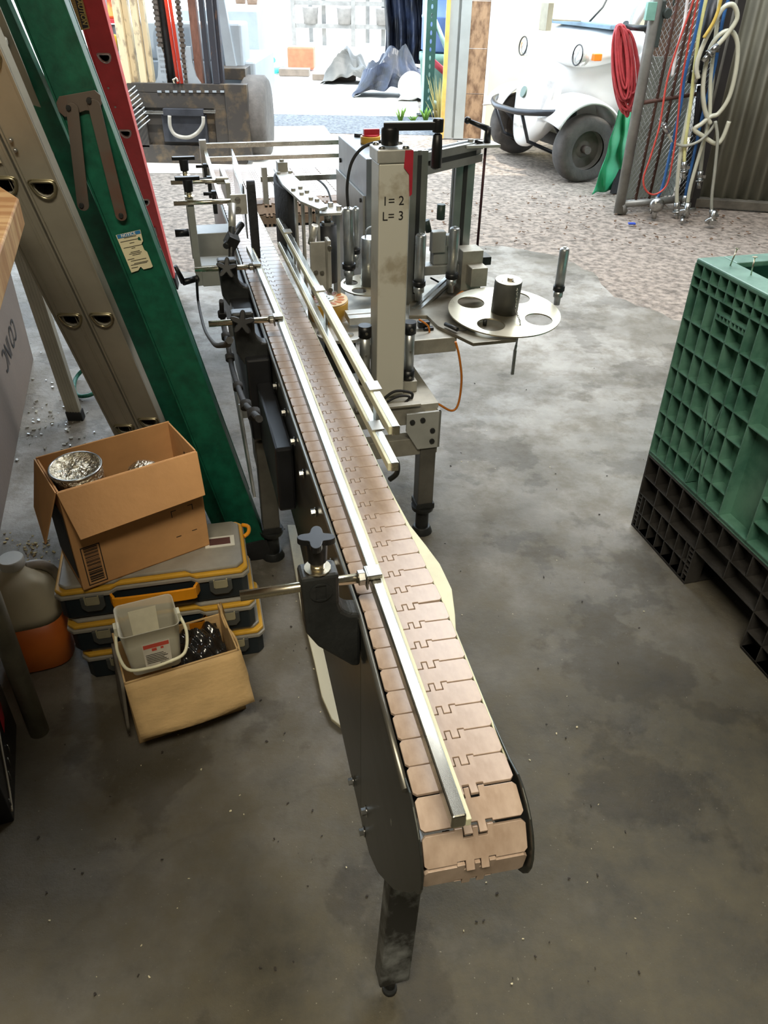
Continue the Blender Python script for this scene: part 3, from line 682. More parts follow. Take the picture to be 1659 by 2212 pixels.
# extrusion frame behind the head
EXT = mat('slotted_aluminium', (170, 172, 168), .36, .85, .1, 12)
def extr(mb, a, c, wd=.04, ht=.04):
    a, c = Vector(a), Vector(c); d_ = (c - a).normalized()
    up = V(0, 1, 0) if abs(d_.z) > .9 else V(0, 0, 1)
    s1 = d_.cross(up).normalized(); u1 = s1.cross(d_).normalized(); g = .22; k = .16
    P = [(-1, -1), (-g, -1), (-g, -1 + k * 2), (g, -1 + k * 2), (g, -1), (1, -1), (1, -g), (1 - k * 2, -g), (1 - k * 2, g), (1, g), (1, 1), (g, 1), (g, 1 - k * 2), (-g, 1 - k * 2), (-g, 1), (-1, 1), (-1, g), (-1 + k * 2, g), (-1 + k * 2, -g), (-1, -g)]
    mb.prism([a + s1 * x * wd / 2 + u1 * y * ht / 2 for x, y in P], c - a)
q = MB(); extr(q, (.452, 1.50, .445), (.452, 1.50, 1.012), .052, .04); q.build('frame_post', EXT, lab, bevel=.0008)
q = MB(); extr(q, (.652, 1.66, .40), (.652, 1.66, .985), .062, .04); q.build('frame_post', EXT, lab, bevel=.0008)
q = MB(); extr(q, (.455, 1.50, .975), (.70, 1.68, .972), .045, .06); q.build('frame_beam', EXT, lab, bevel=.0008)
q = MB(); q.bx(.635, .745, 1.60, 1.69, .992, 1.000).cyl((.665, 1.65, 1.0), (.665, 1.65, 1.010), .009, n=6); q.build('frame_top_plate', PAINTG, lab, bevel=.001)
MB().cyl((.712, 1.64, .66), (.712, 1.64, 1.02), .0042, n=10).build('threaded_rod', mat('dark_threaded_rod', (70, 40, 46), .5, .3), lab)
q = MB(); q.cyl((.715, 1.64, 1.0), (.715, 1.64, 1.045), .011, .009).tube([V(.715, 1.64, 1.038), V(.66, 1.66, 1.058)], [.009, .006]).lathe([(.004, -.010), (.010, -.005), (.010, .005), (.004, .010)], (.655, 1.662, 1.06)).box((.685, 1.63, 1.003), (.03, .01, .008), Euler((0, .3, .5)).to_matrix())
q.build('clamp_lever', BLACK, lab)
SLOT = mat('painted_slot_shade', (40, 42, 42), .6)  # dark strips over the grooves paint in the shade inside them
for x_, u_, z1 in ((.452, 1.4796, 1.0), (.652, 1.6396, .975)): MB().bx(x_ - .006, x_ + .006, u_ - .0006, u_, .60, z1).build('slot_shade_strip', SLOT, lab)
q = MB(); dv_ = V(.245, .18, -.003).normalized(); sv_ = dv_.cross(V(0, 0, 1)).normalized(); a_ = V(.475, 1.5147, .9748) + sv_ * .0228; q.prism([a_ + V(0, 0, -.007), a_ + dv_ * .24 + V(0, 0, -.007), a_ + dv_ * .24 + V(0, 0, .007), a_ + V(0, 0, .007)], sv_ * .0006); q.build('slot_shade_strip', SLOT, lab)
MB().prism([V(.452, 1.5, 1.0056) + dv_ * t_ + sv_ * w_ for t_, w_ in ((.03, -.006), (.26, -.006), (.26, .006), (.03, .006))], (0, 0, .0006)).build('slot_shade_strip', SLOT, lab)
q = MB(); q.bx(.69, .75, 1.60, 1.66, .635, .662); q.build('rod_block', DARK, lab, bevel=.002)
q = MB(); q.bx(.63, .70, 1.55, 1.62, .56, .70).bx(.645, .70, 1.5, 1.56, .60, .66); q.build('slide_block', ALUD, lab, bevel=.002)
q = MB(); q.bx(.535, .60, 1.56, 1.60, .66, .72).bx(.525, .57, 1.55, 1.58, .70, .765).bx(.575, .61, 1.56, 1.59, .70, .75).bx(.50, .62, 1.55, 1.60, .63, .66); q.build('sensor_housing', PAINTG, lab, bevel=.003)
q = MB(); q.cyl((.515, 1.56, .765), (.505, 1.56, .80), .010).cut().cyl((.565, 1.60, .79), (.565, 1.60, .835), .013); q.build('adjuster_knob', mat('dark_green_knob', (50, 66, 58), .5), lab)
q = MB(); extr(q, (.44, 1.42, .56), (.62, 1.60, .60), .03, .03); q.build('frame_rail', EXT, lab)
# hoses and wires
ORG = mat('orange_air_hose', (198, 118, 40), .35, 0, .1, 10)
def wire(pts_, r, m_, nm, par=lab, n=7): return MB().tube(smooth_path(pts_, n), r, 7).build(nm, m_, par)
def PL(u_, *pp): return [plane(x, y, 1, u_) for x, y in pp]
wire(PL(1.12, (984, 738), (992, 770), (997, 820), (990, 872), (975, 887), (945, 872), (900, 852), (850, 858)), .0034, ORG, 'air_hose')
wire(PL(1.25, (905, 690), (925, 705), (930, 730), (945, 735), (958, 725)), .0028, ORG, 'air_hose')
wire(PL(1.5, (985, 640), (1000, 630), (1003, 645), (1003, 660)), .003, ORG, 'air_hose')
wire(PL(1.3, (880, 730), (905, 745), (940, 755), (965, 748), (975, 730)), .0035, RUB, 'cable')
wire(PL(1.08, (828, 862), (855, 845), (890, 850), (880, 870), (850, 868), (830, 880)), .004, RUB, 'cable')
wire(PL(1.06, (836, 868), (862, 856), (885, 858), (868, 876)), .0035, RUB, 'cable')
wire(PL(1.50, (752, 448), (750, 400), (760, 350), (785, 318), (822, 306), (850, 306)), .0045, RUB, 'cable')
wire(PL(1.6, (930, 600), (955, 615), (975, 640), (960, 650)), .003, RUB, 'cable')
q = MB(); q.box(plane(915, 700, 1, 1.28), (.035, .02, .02)).cut().box(plane(925, 712, 1, 1.27), (.03, .018, .018)); q.build('valve', BLACK, lab, bevel=.003)
# control cabinet
q = MB(); q.bx(.392, .54, 1.88, 2.34, .40, .92); cab = q.build('control_cabinet', mat('pale_grey_cabinet', (158, 166, 170), .38, .45, .14, 5, col2=(126, 132, 138), thr=(.4, .6)), lab, bevel=.003)
q = MB(); q.bx(.385, .392, 1.90, 2.36, .40, .80); q.build('side_cover', PAINTG, cab, bevel=.001)
q = MB(); q.cyl((.392, 2.30, .84), (.386, 2.30, .84), .008).cut().cyl((.385, 1.93, .78), (.379, 1.93, .78), .007); q.build('screw', DARK, cab)
c_ = MI @ Zp(800, 300, .935); q = MB(); q.cyl(V(c_.x, c_.y, .92), V(c_.x, c_.y, .945), .036, n=24); q.build('switch_base', mat('yellow_switch_collar', (214, 166, 60), .4), cab, bevel=.002)
q = MB(); q.bx(c_.x - .025, c_.x + .032, c_.y - .010, c_.y + .008, .945, .968).cyl(V(c_.x, c_.y, .944), V(c_.x, c_.y, .950), .03); q.build('switch_handle', mat('red_switch', (190, 44, 56), .4), cab, bevel=.002)
q = MB(); c_ = MI @ Zp(775, 292, .925); q.cyl(V(c_.x, c_.y, .92), V(c_.x, c_.y, .932), .018); q.build('push_button', DARK, cab)

# ------------------------------------------------------------------ ladders leaning on the left
CM = Matrix((_r2, _d2, _fwd))
def proj(p):
    q = CM @ (Vector(p) - CAM); return 829.5 + F * q.x / q.z, 1106 + F * q.y / q.z, q.z
def on_line(A, B, py):
    lo_, hi_ = 0.0, 1.0
    for _ in range(50):
        t = (lo_ + hi_) / 2
        if proj(A.lerp(B, t))[1] > py: lo_ = t
        else: hi_ = t
    return A.lerp(B, t)
def dshape(c, ex, ey, w_, n=5):
    """D turned flat side up"""
    pts_ = [(-1, .72), (-.92, .9), (-.7, 1.0), (.7, 1.0), (.92, .9), (1, .72), (.93, .2), (.7, -.35), (.35, -.7), (0, -.8), (-.35, -.7), (-.7, -.35), (-.93, .2)]
    return [Vector(c) + Vector(ex) * x * w_ + Vector(ey) * y * w_ * .86 for x, y in pts_]
def rail_frame(A, B, yaw=0.0):
    D = (B - A).normalized(); X = (_r2 - D * _r2.dot(D)).normalized()
    X = Matrix.Rotation(yaw, 3, D) @ X
    N = X.cross(D).normalized()
    return D, X, N
def ladder_rail(parent, A, B, W_, m, holes_py=(), dw=.02, fl=.028, name='side_rail', groove=False, yaw=0.0, lip=.004):
    A, B = Vector(A), Vector(B); D, X, N = rail_frame(A, B, yaw)
    if N.dot(CAM - A.lerp(B, .4)) < 0: N = -N
    Lh = (B - A).length; q = MB()
    outer = [A - X * W_ / 2, A + X * W_ / 2, B + X * W_ / 2, B - X * W_ / 2]
    hs = [on_line(A, B, y) for y in holes_py]
    Uh = Vector((0, 0, 1)); Uh = (Uh - N * Uh.dot(N)).normalized(); Xh = Uh.cross(N).normalized()
    holes = [dshape(h, Xh, Uh, dw)[::-1] for h in hs]
    q.prism(outer, -N * .003, holes)
    for s_ in (-1, 1):
        e = A + X * s_ * W_ / 2
        q.prism([e, e - X * s_ * .005, e - X * s_ * .005 - N * fl, e - N * fl], B - A)
        if lip: q.prism([e, e - X * s_ * lip, e - X * s_ * lip + N * .003, e + N * .003], B - A)
    if groove:
        for x in (-.30, -.22, .18, .26): q.prism([A + X * W_ * x, A + X * (W_ * x + .0012), A + X * (W_ * x + .0012) + N * .0012, A + X * W_ * x + N * .0012], B - A)
    r_ = q.build(name, m, parent)
    return r_, hs, (D, X, N, Uh, Xh)
def rungs(parent, rail, hs, fr, G, L_, dw, m, rimm):
    D, X, N, Uh, Xh = fr; G = Vector(G).normalized()
    for h in hs:
        q = MB(); lp = dshape(h - N * .002, Xh, Uh, dw); k = len(lp)
        for i in range(k): q.face((lp[i], lp[(i + 1) % k], lp[(i + 1) % k] + G * L_, lp[i] + G * L_))
        q.build('rung', m, parent, solid=.0015)
    q = MB()
    for h in hs:
        q.cut().tube(dshape(h + N * .002, Xh, Uh, dw * 1.14), .0030, 6, closed=True); q.tube(dshape(h + N * .0005, Xh, Uh, dw * 1.32), .0014, 6, closed=True)
    q.build('rung_rim', rimm, rail)
LADA = mat('weathered_ladder_aluminium', (160, 155, 141), .5, .35, .1, 5)
RIM = mat('bright_rung_rim', (176, 168, 140), .3, .9, .1, 10)
lad = thing('extension_ladder', 'grey aluminium extension ladder with D-shaped rung ends leaning beside the wooden table', 'ladder', (-.61, 1.97, 0))
off = -Vector(lad.location)
def shifted(v): return Vector(v) - Vector(lad.location)
IM = Matrix.Identity(4)
def world_parent(o, root):
    o.parent = root; o.matrix_parent_inverse = Matrix.Translation(-Vector(root.location))
def fix(root):
    for c in root.children: c.matrix_parent_inverse = Matrix.Translation(-Vector(root.location))
GA = (-.34, .94, 0)
A1_, B1_ = V(-.609, 1.972, .01), V(-.757, .988, 2.6)
r1, h1, f1 = ladder_rail(lad, A1_, B1_, .066, LADA, (134, 412, 693, 915), .0205)
rungs(lad, r1, h1, f1, GA, .36, .0205, LADA, RIM)
dA = -f1[1] * .071 + f1[2] * .004
r2, h2, f2 = ladder_rail(lad, A1_ + dA, B1_ + dA, .070, LADA, (405, 694, 929), .0205, groove=True)
rungs(lad, r2, h2, f2, GA, .36, .0205, LADA, RIM)
gv = V(*GA).normalized() * .36
q = MB()
for d_ in (V(0, 0, 0), dA):
    q.cut(); e = A1_ + d_ + gv; X_ = f1[1]; q.prism([e - X_ * .033, e + X_ * .033, e + X_ * .033 + V(*GA) * .02, e - X_ * .033 + V(*GA) * .02], B1_ - A1_)
q.build('side_rail', LADA, lad)
q = MB()
for px, py in ((44, 300), (12, 322)):
    p = on_line(A1_, B1_, py); D_, X_, N_ = f1[:3]; q.cut().cyl(p + N_ * .002 - X_ * (.02), p + N_ * .006 - X_ * .02, .004, .003, 10)
q.build('rivet', GALV, lad)
# printed safety sheet on the left section
p = on_line(A1_ + dA, B1_ + dA, 330); D_, X_, N_ = f2[:3]
q = MB(); q.prism([p + N_ * .0045 + X_ * x + D_ * y for x, y in ((-.045, -.02), (.018, -.018), (.016, .16), (-.045, .16))], N_ * .0004)
lb = q.build('paper_label', mat('old_label_paper', (206, 200, 176), .7, 0, .05, 5), lad)
q = MB()
random.seed(3)
for k in range(15):
    y = -.008 + k * .0105; x0 = -.04 + random.random() * .006; q.prism([p + N_ * .0055 + X_ * x + D_ * yy for x, yy in ((x0, y), (.012 - random.random() * .02, y), (.012, y + .0035), (x0, y + .0035))], N_ * .0002)
q.build('fine_print', INK, lb)
fix(lad)

GREEN = mat('green_fibreglass', (14, 90, 68), .42, 0, .14, 30, bump=.08, col2=(10, 68, 52), thr=(.35, .65))
gl = thing('step_ladder', 'green fibreglass stepladder standing folded beside the stacked cases', 'ladder', (-.38, 1.77, 0))
Ag, Bg = V(-.378, 1.772, .02), V(-.655, 1.699, 1.37); Bg = Ag + (Bg - Ag) * 1.9
g1, _, fg = ladder_rail(gl, Ag, Bg, .088, GREEN, (), fl=.035, yaw=0.12)
A2 = Dp(500, 1165, 2.38); B2 = Dp(-26, 0, 1.56); A2 = B2 + (A2 - B2) * ((B2.z - .02) / (B2.z - A2.z)); B2 = A2 + (B2 - A2) * 1.9
g2, _, fg2 = ladder_rail(gl, A2, B2, .072, GREEN, (), fl=.03, yaw=0.12)
GG = V(-.30, .95, 0).normalized()
q = MB(); e = Ag + GG * .34; X_ = fg[1]; q.prism([e - X_ * .04, e + X_ * .04, e + X_ * .04 + GG * .03, e - X_ * .04 + GG * .03], Bg - Ag); q.build('side_rail', GREEN, gl)
for t in (.12, .3, .48, .66, .84):
    c_ = Ag.lerp(Bg, t); q = MB(); q.prism([c_ - X_ * .035, c_ + X_ * .035, c_ + X_ * .035 + V(0, 0, .02), c_ - X_ * .035 + V(0, 0, .02)], GG * .34); q.build('step', ALUD, gl)
D_, X_, N_ = fg[:3]
q = MB(); q.prism([Ag + X_ * x + N_ * y - D_ * .02 for x, y in ((-.05, .006), (.05, .006), (.05, -.045), (-.05, -.045))], D_ * .065); q.build('rubber_foot', RUB, gl)
RUSTY = mat('brown_rusty_bar', (98, 88, 80), .6, .4, .25, 12, col2=(104, 76, 64), thr=(.3, .5))
def on_rail(px, py, A, B, N, lift):
    """point where the view through (px,py) meets the plane of a rail web"""
    d = ray(px, py); P = A + N * lift; return CAM + d * ((P - CAM).dot(N) / d.dot(N))
def flatbar(pa, pb, wd, th_, N, nm, m, par):
    d = (pb - pa).normalized(); s1 = d.cross(N).normalized()
    lp = circ(pa, wd / 2, -d, s1, 8, -math.pi / 2, math.pi / 2) + circ(pb, wd / 2, d, s1, 8, math.pi / 2, -math.pi / 2)[::1]
    lp = [pa + (-d * math.cos(t) + s1 * math.sin(t)) * wd / 2 for t in [R(a) for a in range(-90, 91, 18)]] + [pb + (d * math.cos(t) + s1 * math.sin(t)) * wd / 2 for t in [R(a) for a in range(90, -91, -18)]]
    return MB().prism(lp, N * th_).build(nm, m, par, bevel=.0006)
f_ = lambda x, y, l=.006: on_rail(x, y, Ag, Bg, N_, l)
sb = MB().prism([f_(x, y) for x, y in ((122, 222), (128, 208), (205, 194), (217, 205), (220, 225), (208, 240), (185, 238), (172, 243), (160, 252), (140, 252), (127, 240))], N_ * .003).build('spreader_bracket', RUSTY, gl, bevel=.0006)
flatbar(f_(157, 236, .010), f_(180, 442, .010), .024, .004, N_, 'spreader_bar', RUSTY, gl)
flatbar(f_(204, 228, .010), f_(262, 464, .010), .024, .004, N_, 'spreader_bar', RUSTY, gl)
q = MB()
for px, py in ((149, 232), (193, 217), (177, 442), (262, 464)): p = f_(px, py, .009); q.cut().cyl(p, p + N_ * .009, .006, .0045, 14)
q.build('rivet', DARK, gl)
# NOTICE label
nl = [(250, 508), (303, 496), (309, 520), (306, 526), (312, 540), (318, 544), (330, 575), (327, 578), (310, 582), (304, 576), (301, 580), (299, 584), (284, 589)]
nb = MB().prism([f_(x, y, .0042) for x, y in nl], N_ * .0004).build('notice_label', mat('cream_label', (212, 204, 170), .6, 0, .05, 5), gl)
MB().prism([f_(x, y, .0050) for x, y in ((252, 508), (302, 497), (304, 504), (255, 516))], N_ * .0003).build('label_header', mat('label_blue', (48, 120, 170), .5), nb)
ex_ = (f_(302, 501, 0) - f_(253, 512, 0)).normalized()
ey_ = (f_(277, 500, 0) - f_(280, 560, 0)); ey_ = (ey_ - ex_ * ey_.dot(ex_)).normalized()
text('NOTICE', .0088, f_(277, 506.5, .0056), ex_, ey_, WHITE, nb, bold=.02)
q = MB()
for k, (x0, y0, x1) in enumerate(((268, 515, 294), (260, 524, 300), (280, 526, 290), (267, 537, 308), (284, 537, 292), (282, 546, 302), (279, 550, 306), (286, 552, 304), (276, 562, 290), (283, 565, 316), (290, 570, 320), (283, 574, 318), (284, 580, 298))):
    yy = y0 - (x1 - x0) * .21
    q.prism([f_(x0, y0, .005), f_(x1, yy, .005), f_(x1, yy - 1.2, .005), f_(x0, y0 - 1.2, .005)], N_ * .0002)
q.build('fine_print', INK, nb)
MB().prism([f_(x, y, .0052) for x, y in ((298, 513), (300, 511), (303, 514), (305, 519), (298, 518))], N_ * .0003).build('torn_spot', GREEN, nb)
fix(gl)

REDF = mat('red_fibreglass', (198, 58, 60), .42, 0, .1, 14, bump=.05)
rd = thing('straight_ladder', 'red fibreglass ladder leaning behind the green stepladder', 'ladder', (-1.17, 4.09, 0))
Ar, Br = Zp(362, 618, .03), Dp(192, 0, 2.75); Br = Ar + (Br - Ar) * 1.35
q1, hr, fr_ = ladder_rail(rd, Ar, Br, .096, REDF, (127, 290, 438, 568), .020, fl=.03)
rungs(rd, q1, hr, fr_, (-.35, .93, 0), .36, .020, ALU, mat('pale_rung_rim', (196, 176, 170), .35, .6))
D_, X_, N_ = fr_[:3]; gr_ = V(-.35, .93, 0).normalized()
q = MB(); e = Ar + gr_ * .36; q.prism([e - X_ * .045, e + X_ * .045, e + X_ * .045 + gr_ * .03, e - X_ * .045 + gr_ * .03], Br - Ar); q.build('side_rail', REDF, rd)
q = MB(); q.prism([Ar + X_ * x + N_ * y - D_ * .02 for x, y in ((-.054, .006), (.054, .006), (.054, -.04), (-.054, -.04))], D_ * .085); q.build('rubber_foot', RUB, rd, bevel=.003)
f_ = lambda x, y, l=.004: on_rail(x, y, Ar, Br, N_, l)
q = MB(); q.prism([f_(x, y) for x, y in ((322, 495), (336, 491), (340, 508), (327, 512))], N_ * .0015); pt = q.build('mending_plate', mat('pink_grey_plate', (170, 138, 140), .5, .3), rd)
q = MB()
for px, py in ((217, 194), (234, 190), (232, 236), (249, 231), (329, 497), (333, 507)): p = f_(px, py, .005); q.cut().cyl(p, p + N_ * .003, .0045, .003, 10)
q.build('rivet', ALUD, rd)
# CAUTION label running down the rail
cl_ = MB().prism([f_(x, y) for x, y in ((147, -12), (176, -12), (194, 61), (173, 66))], N_ * .0006).build('caution_label', mat('tan_label', (178, 146, 84), .55, 0, .08, 20), rd)
MB().prism([f_(x, y, .005) for x, y in ((159, -11), (171, -11), (191, 59), (179, 62))], N_ * .0004).build('label_panel', mat('label_black', (40, 34, 38), .5), cl_)
ex_ = (f_(189, 60, 0) - f_(172, -8, 0)).normalized(); ey_ = (f_(185, 25, 0) - f_(172, 28, 0)); ey_ = (ey_ - ex_ * ey_.dot(ex_)).normalized()
text('CAUTION', .026, f_(176, 22, .0060), ex_, ey_, mat('label_gold', (206, 178, 104), .5), cl_, bold=.02, sx=.92)
q = MB(); random.seed(5)
for k in range(4):
    for j in range(16):
        x = 150 + k * 2.6 + j * 1.27 * 1.0; y = -8 + j * 4.6; L_ = random.uniform(1.5, 3.6)
        if x < 176: q.prism([f_(x, y, .005), f_(x + .9, y + L_, .005), f_(x + 1.6, y + L_ - .3, .005), f_(x + .8, y - .3, .005)], N_ * .0003)
q.build('fine_print', mat('label_brown', (90, 62, 40), .6), cl_)
fix(rd)

# ------------------------------------------------------------------ table, its pipe leg, printed carton, support leg
WOOD = mat('worn_plywood', (196, 160, 112), .55, 0, .16, 5, stretch=(1, 8, 1), col2=(160, 116, 72), thr=(.4, .62), bump=.1)
WOODE = mat('plywood_edge', (206, 160, 122), .7, 0, .12, 10, stretch=(1, 1, 8))
tb = thing('work_table', 'high wooden table with plywood top corner on a dull grey pipe leg', 'table', (-.772, 1.134, 0))
TZ = 1.10; c0 = V(-.628, 1.362, TZ)
top_ = [c0, V(-1.6, 2.95, TZ), V(-2.3, 2.4, TZ), V(-2.2, .3, TZ), V(-.40, .40, TZ)]
top_ = [c0, V(-.72, 1.478, TZ), V(-2.3, 1.47, TZ), V(-2.3, .1, TZ), c0 + V(.30, -.95, 0) * 1.2]
q = MB(); q.prism(top_, (0, 0, -.045)); q.build('table_top', WOOD, tb, bevel=.003)
for p in ((-.772, 1.134), (-2.1, 1.0)):
    q = MB(); q.cyl((p[0], p[1], 0), (p[0], p[1], 1.056), .021, n=24); q.build('leg', mat('dull_grey_pipe', (158, 156, 142), .5, .4, .15, 20, bump=.1), tb)
q = MB(); q.cyl((-2.1, .3, 0), (-2.1, .3, 1.056), .021, n=20); q.build('leg', MATS['dull_grey_pipe'], tb)
fix(tb)
ct = thing('printed_carton', 'large grey-brown carton with black lettering under the wooden table', 'carton', (-1.4, 2.5, 0))
c1, c2 = V(-1.15, 1.80, 0), V(-1.56, 3.15, 0); dd = (c2 - c1); nn_ = V(-dd.y, dd.x, 0).normalized()
q = MB(); q.prism([c1, c2, c2 + nn_ * .5, c1 + nn_ * .5], (0, 0, .84)); q.build('body', mat('grey_carton', (112, 100, 90), .8, 0, .08, 3, bump=.1), ct, bevel=.004)
un = -nn_
text('CONTAINER', .20, c1.lerp(c2, .64) + V(0, 0, .52) + un * .002, -dd.normalized(), V(0, 0, -1), INK, ct, bold=.0, sx=.9)
text('CO INC', .12, c1.lerp(c2, .70) + V(0, 0, .25) + un * .002, -dd.normalized(), V(0, 0, -1), INK, ct, sx=.9)
fix(ct)
sl = thing('support_leg', 'slim ribbed grey aluminium leg with black rubber foot behind the wooden table', 'ladder leg', (-1.185, 2.575, 0))
pf = Zp(166, 905, 0); pt_ = Dp(22, 470, 2.35)
D_ = (pt_ - pf).normalized(); X_ = (_r2 - D_ * _r2.dot(D_)).normalized(); N_ = X_.cross(D_)
q = MB(); q.prism([pf + X_ * x + N_ * y + D_ * .03 for x, y in ((-.026, -.012), (.026, -.012), (.026, .012), (-.026, .012))], pt_ - pf)
for x in (-.016, -.006, .004, .014): q.prism([pf + D_ * .03 + X_ * (x + a) + N_ * b_ for a, b_ in ((0, -.0135), (.004, -.0135), (.004, .0135), (0, .0135))], pt_ - pf)
q.build('leg', LADA, sl)
q = MB(); q.prism([pf + X_ * x + N_ * y for x, y in ((-.03, -.016), (.03, -.016), (.03, .016), (-.03, .016))], D_ * .045); q.build('rubber_foot', RUB, sl, bevel=.003)
sl.location = pf; fix(sl)
rp = MB().tube(smooth_path([Zp(190, 800, .03) + V(0, 0, .02), Zp(165, 815, .012), Zp(160, 840, .012), Zp(170, 855, .012), Zp(195, 853, .02), Zp(215, 840, .03)], 6), .008, 8).build('rope_loop', mat('green_rope', (20, 96, 78), .6, 0, .3, 120, bump=.5), None)
tag(rp, 'loop of green rope on the floor behind the aluminium ladder', 'rope')

# ------------------------------------------------------------------ stacked organiser cases, cardboard boxes, bucket
ORGD = mat('navy_black_plastic', (26, 36, 42), .45, 0, .15, 10)
LIDM = mat('smoky_clear_lid', (150, 146, 136), .35, 0, .12, 14, spec=.5)
YEL = mat('yellow_trim', (206, 158, 52), .45, 0, .1, 12)
ORG2 = mat('orange_handle', (232, 152, 28), .42, 0, .08, 12)
OL, OD, OH = .436, .205, .096
def organizer(label):
    t = thing('organizer_case', label, 'tool case', group='stacked organiser cases')
    def outline(x0, x1, y0, y1, z_, step=.012):
        return [V(x0 + .015, y0, z_), V(x0 + .12, y0, z_), V(x0 + .135, y0 + step, z_), V(x1 - .135, y0 + step, z_), V(x1 - .12, y0, z_), V(x1 - .015, y0, z_), V(x1, y0 + .015, z_), V(x1, y1 - .015, z_), V(x1 - .015, y1, z_), V(x0 + .015, y1, z_), V(x0, y1 - .015, z_), V(x0, y0 + .015, z_)]
    MB().prism(outline(.006, OL - .006, .006, OD - .006, .002), (0, 0, .060)).build('case_body', ORGD, t, bevel=.003)
    MB().prism(outline(0, OL, 0, OD, .062), (0, 0, .010)).build('lid_rim', LIDM, t, bevel=.002)
    MB().prism(outline(.003, OL - .003, .003, OD - .003, .073), (0, 0, .010)).build('yellow_trim', YEL, t, bevel=.003)
    MB().prism(outline(.012, OL - .012, .012, OD - .012, .083), (0, 0, .009)).build('lid', LIDM, t, bevel=.003)
    for x in (.055, OL - .095):
        l_ = MB().prism([V(x, -.006, .066), V(x + .052, -.006, .066), V(x + .052, -.006, .038), V(x + .042, -.006, .026), V(x + .010, -.006, .026), V(x, -.006, .038)], (0, .008, 0)).build('latch', mat('grey_latch', (70, 72, 70), .4, 0, .1, 8), t, bevel=.0015)
        q = MB(); q.bx(x + .012, x + .040, -.008, -.006, .046, .068).bx(x + .010, x + .013, -.010, -.006, .05, .072).bx(x + .039, x + .042, -.010, -.006, .05, .072); q.build('latch_clip', mat('latch_edge', (150, 144, 118), .4), l_)
    return t
lab_o = ['organiser case with yellow trim, lowest of the three-case stack', 'organiser case with yellow trim, middle of the three-case stack', 'organiser case with clear lid under the tall cardboard box, topmost of the stack']
oc = organizer(lab_o[0]); OA = math.atan2(.237, .971)
shift = ((.022, -.004), (.008, -.008), (0, 0))
for k in range(3):
    o = oc if k == 0 else copy_tree(oc)
    o['label'] = lab_o[k]; s_ = Matrix.Rotation(OA, 3, 'Z') @ V(shift[k][0], shift[k][1], 0)
    o.location = V(-.735, 1.285, .0 + .0965 * k) + s_; o.rotation_euler = (0, 0, OA)
    if k < 2:
        q = MB(); q.sweep(smooth_path([V(.120, .008, .050), V(.128, -.010, .050), V(.145, -.018, .050), V(.292, -.018, .050), V(.308, -.010, .050), V(.316, .008, .050)], 4), .006, .030)
        q.build('handle', ORG2, o, bevel=.0015)
    if k == 2:
        q = MB(); q.bx(.34, .41, .09, .13, .092, .094); lb = q.build('lid_label', WHITE, o)
        MB().bx(.35, .40, .097, .123, .094, .0945).build('label_panel', mat('maroon_print', (96, 62, 58), .6), lb)
        q = MB(); q.tube(smooth_path([V(OL - .002, .13, .085), V(OL + .01, .14, .088), V(OL + .012, .165, .088), V(OL - .002, .18, .085)], 3), .005, 8); q.build('side_tab', ORG2, o)
        o['label'] = lab_o[2]
# tall cardboard box
BE = math.atan2(.58, .815); BW, BDp, BH = .302, .160, .262
bxz = .0965 * 2 + .0925
cb = thing('cardboard_box', 'open brown cardboard box holding foil duct on top of the organiser cases', 'cardboard box', (-.664, 1.292, bxz), BE)
t_ = .004
q = MB()
q.bx(0, BW, 0, t_, 0, BH).bx(0, BW, BDp - t_, BDp, 0, BH + .004).bx(0, t_, t_, BDp - t_, 0, BH).bx(BW - t_, BW, t_, BDp - t_, 0, BH + .002).bx(0, BW, 0, BDp, 0, t_)
q.build('box_body', CARD, cb, bevel=.001)
q = MB(); q.prism([V(-.002, -.001, BH), V(BW, -.001, BH), V(BW - .012, -.048, BH - .085), V(.012, -.052, BH - .092)], (0, -.003, .001)); q.build('flap', CARD, cb, bevel=.0008)
q = MB(); q.prism([V(-.001, .0, BH), V(-.001, BDp, BH), V(-.030, BDp - .01, BH - .11), V(-.045, .012, BH - .12)], (-.003, 0, .001)); q.build('flap', CARD, cb, bevel=.0008)
q = MB(); q.prism([V(-.001, .01, .03), V(-.001, BDp - .01, .03), V(-.001, BDp - .01, .2), V(-.001, .01, .2)], (-.0012, 0, 0)); q.build('dark_side_print', mat('dark_print', (38, 40, 40), .7), cb)
q = MB(); f0 = -.0006
x0, x1, z0_, z1_ = .014, .056, .008, .112
for a_ in ((x0, x1, z0_, z0_ + .0022), (x0, x1, z1_ - .0022, z1_), (x0, x0 + .002, z0_, z1_), (x1 - .002, x1, z0_, z1_)): q.bx(a_[0], a_[1], f0, 0, a_[2], a_[3])
random.seed(11); z_ = z0_ + .008
while z_ < z1_ - .006:
    h_ = random.choice((.0009, .0013, .0022, .003)); q.bx(x0 + .006, x1 - .006, f0, 0, z_, z_ + h_); z_ += h_ + random.choice((.0011, .0016, .0026))
q.build('barcode_print', INK, cb); q = MB()
for a_ in ((.222, .234, .128, .1295), (.222, .2235, .112, .1295), (.262, .274, .130, .1315), (.2725, .274, .116, .1315), (.225, .237, .055, .0565), (.264, .276, .058, .0595)): q.bx(a_[0], a_[1], f0, 0, a_[2], a_[3])
q.build('corner_marks', INK, cb)
text('82', .030, (BW - .0045, .06, BH - .045), (0, -1, 0), (0, 0, 1), INK, cb, 'marker_writing')
FOIL = mat('crinkled_foil', (228, 222, 204), .26, 1.0, .15, 40, bump=1.0, bscale=90)
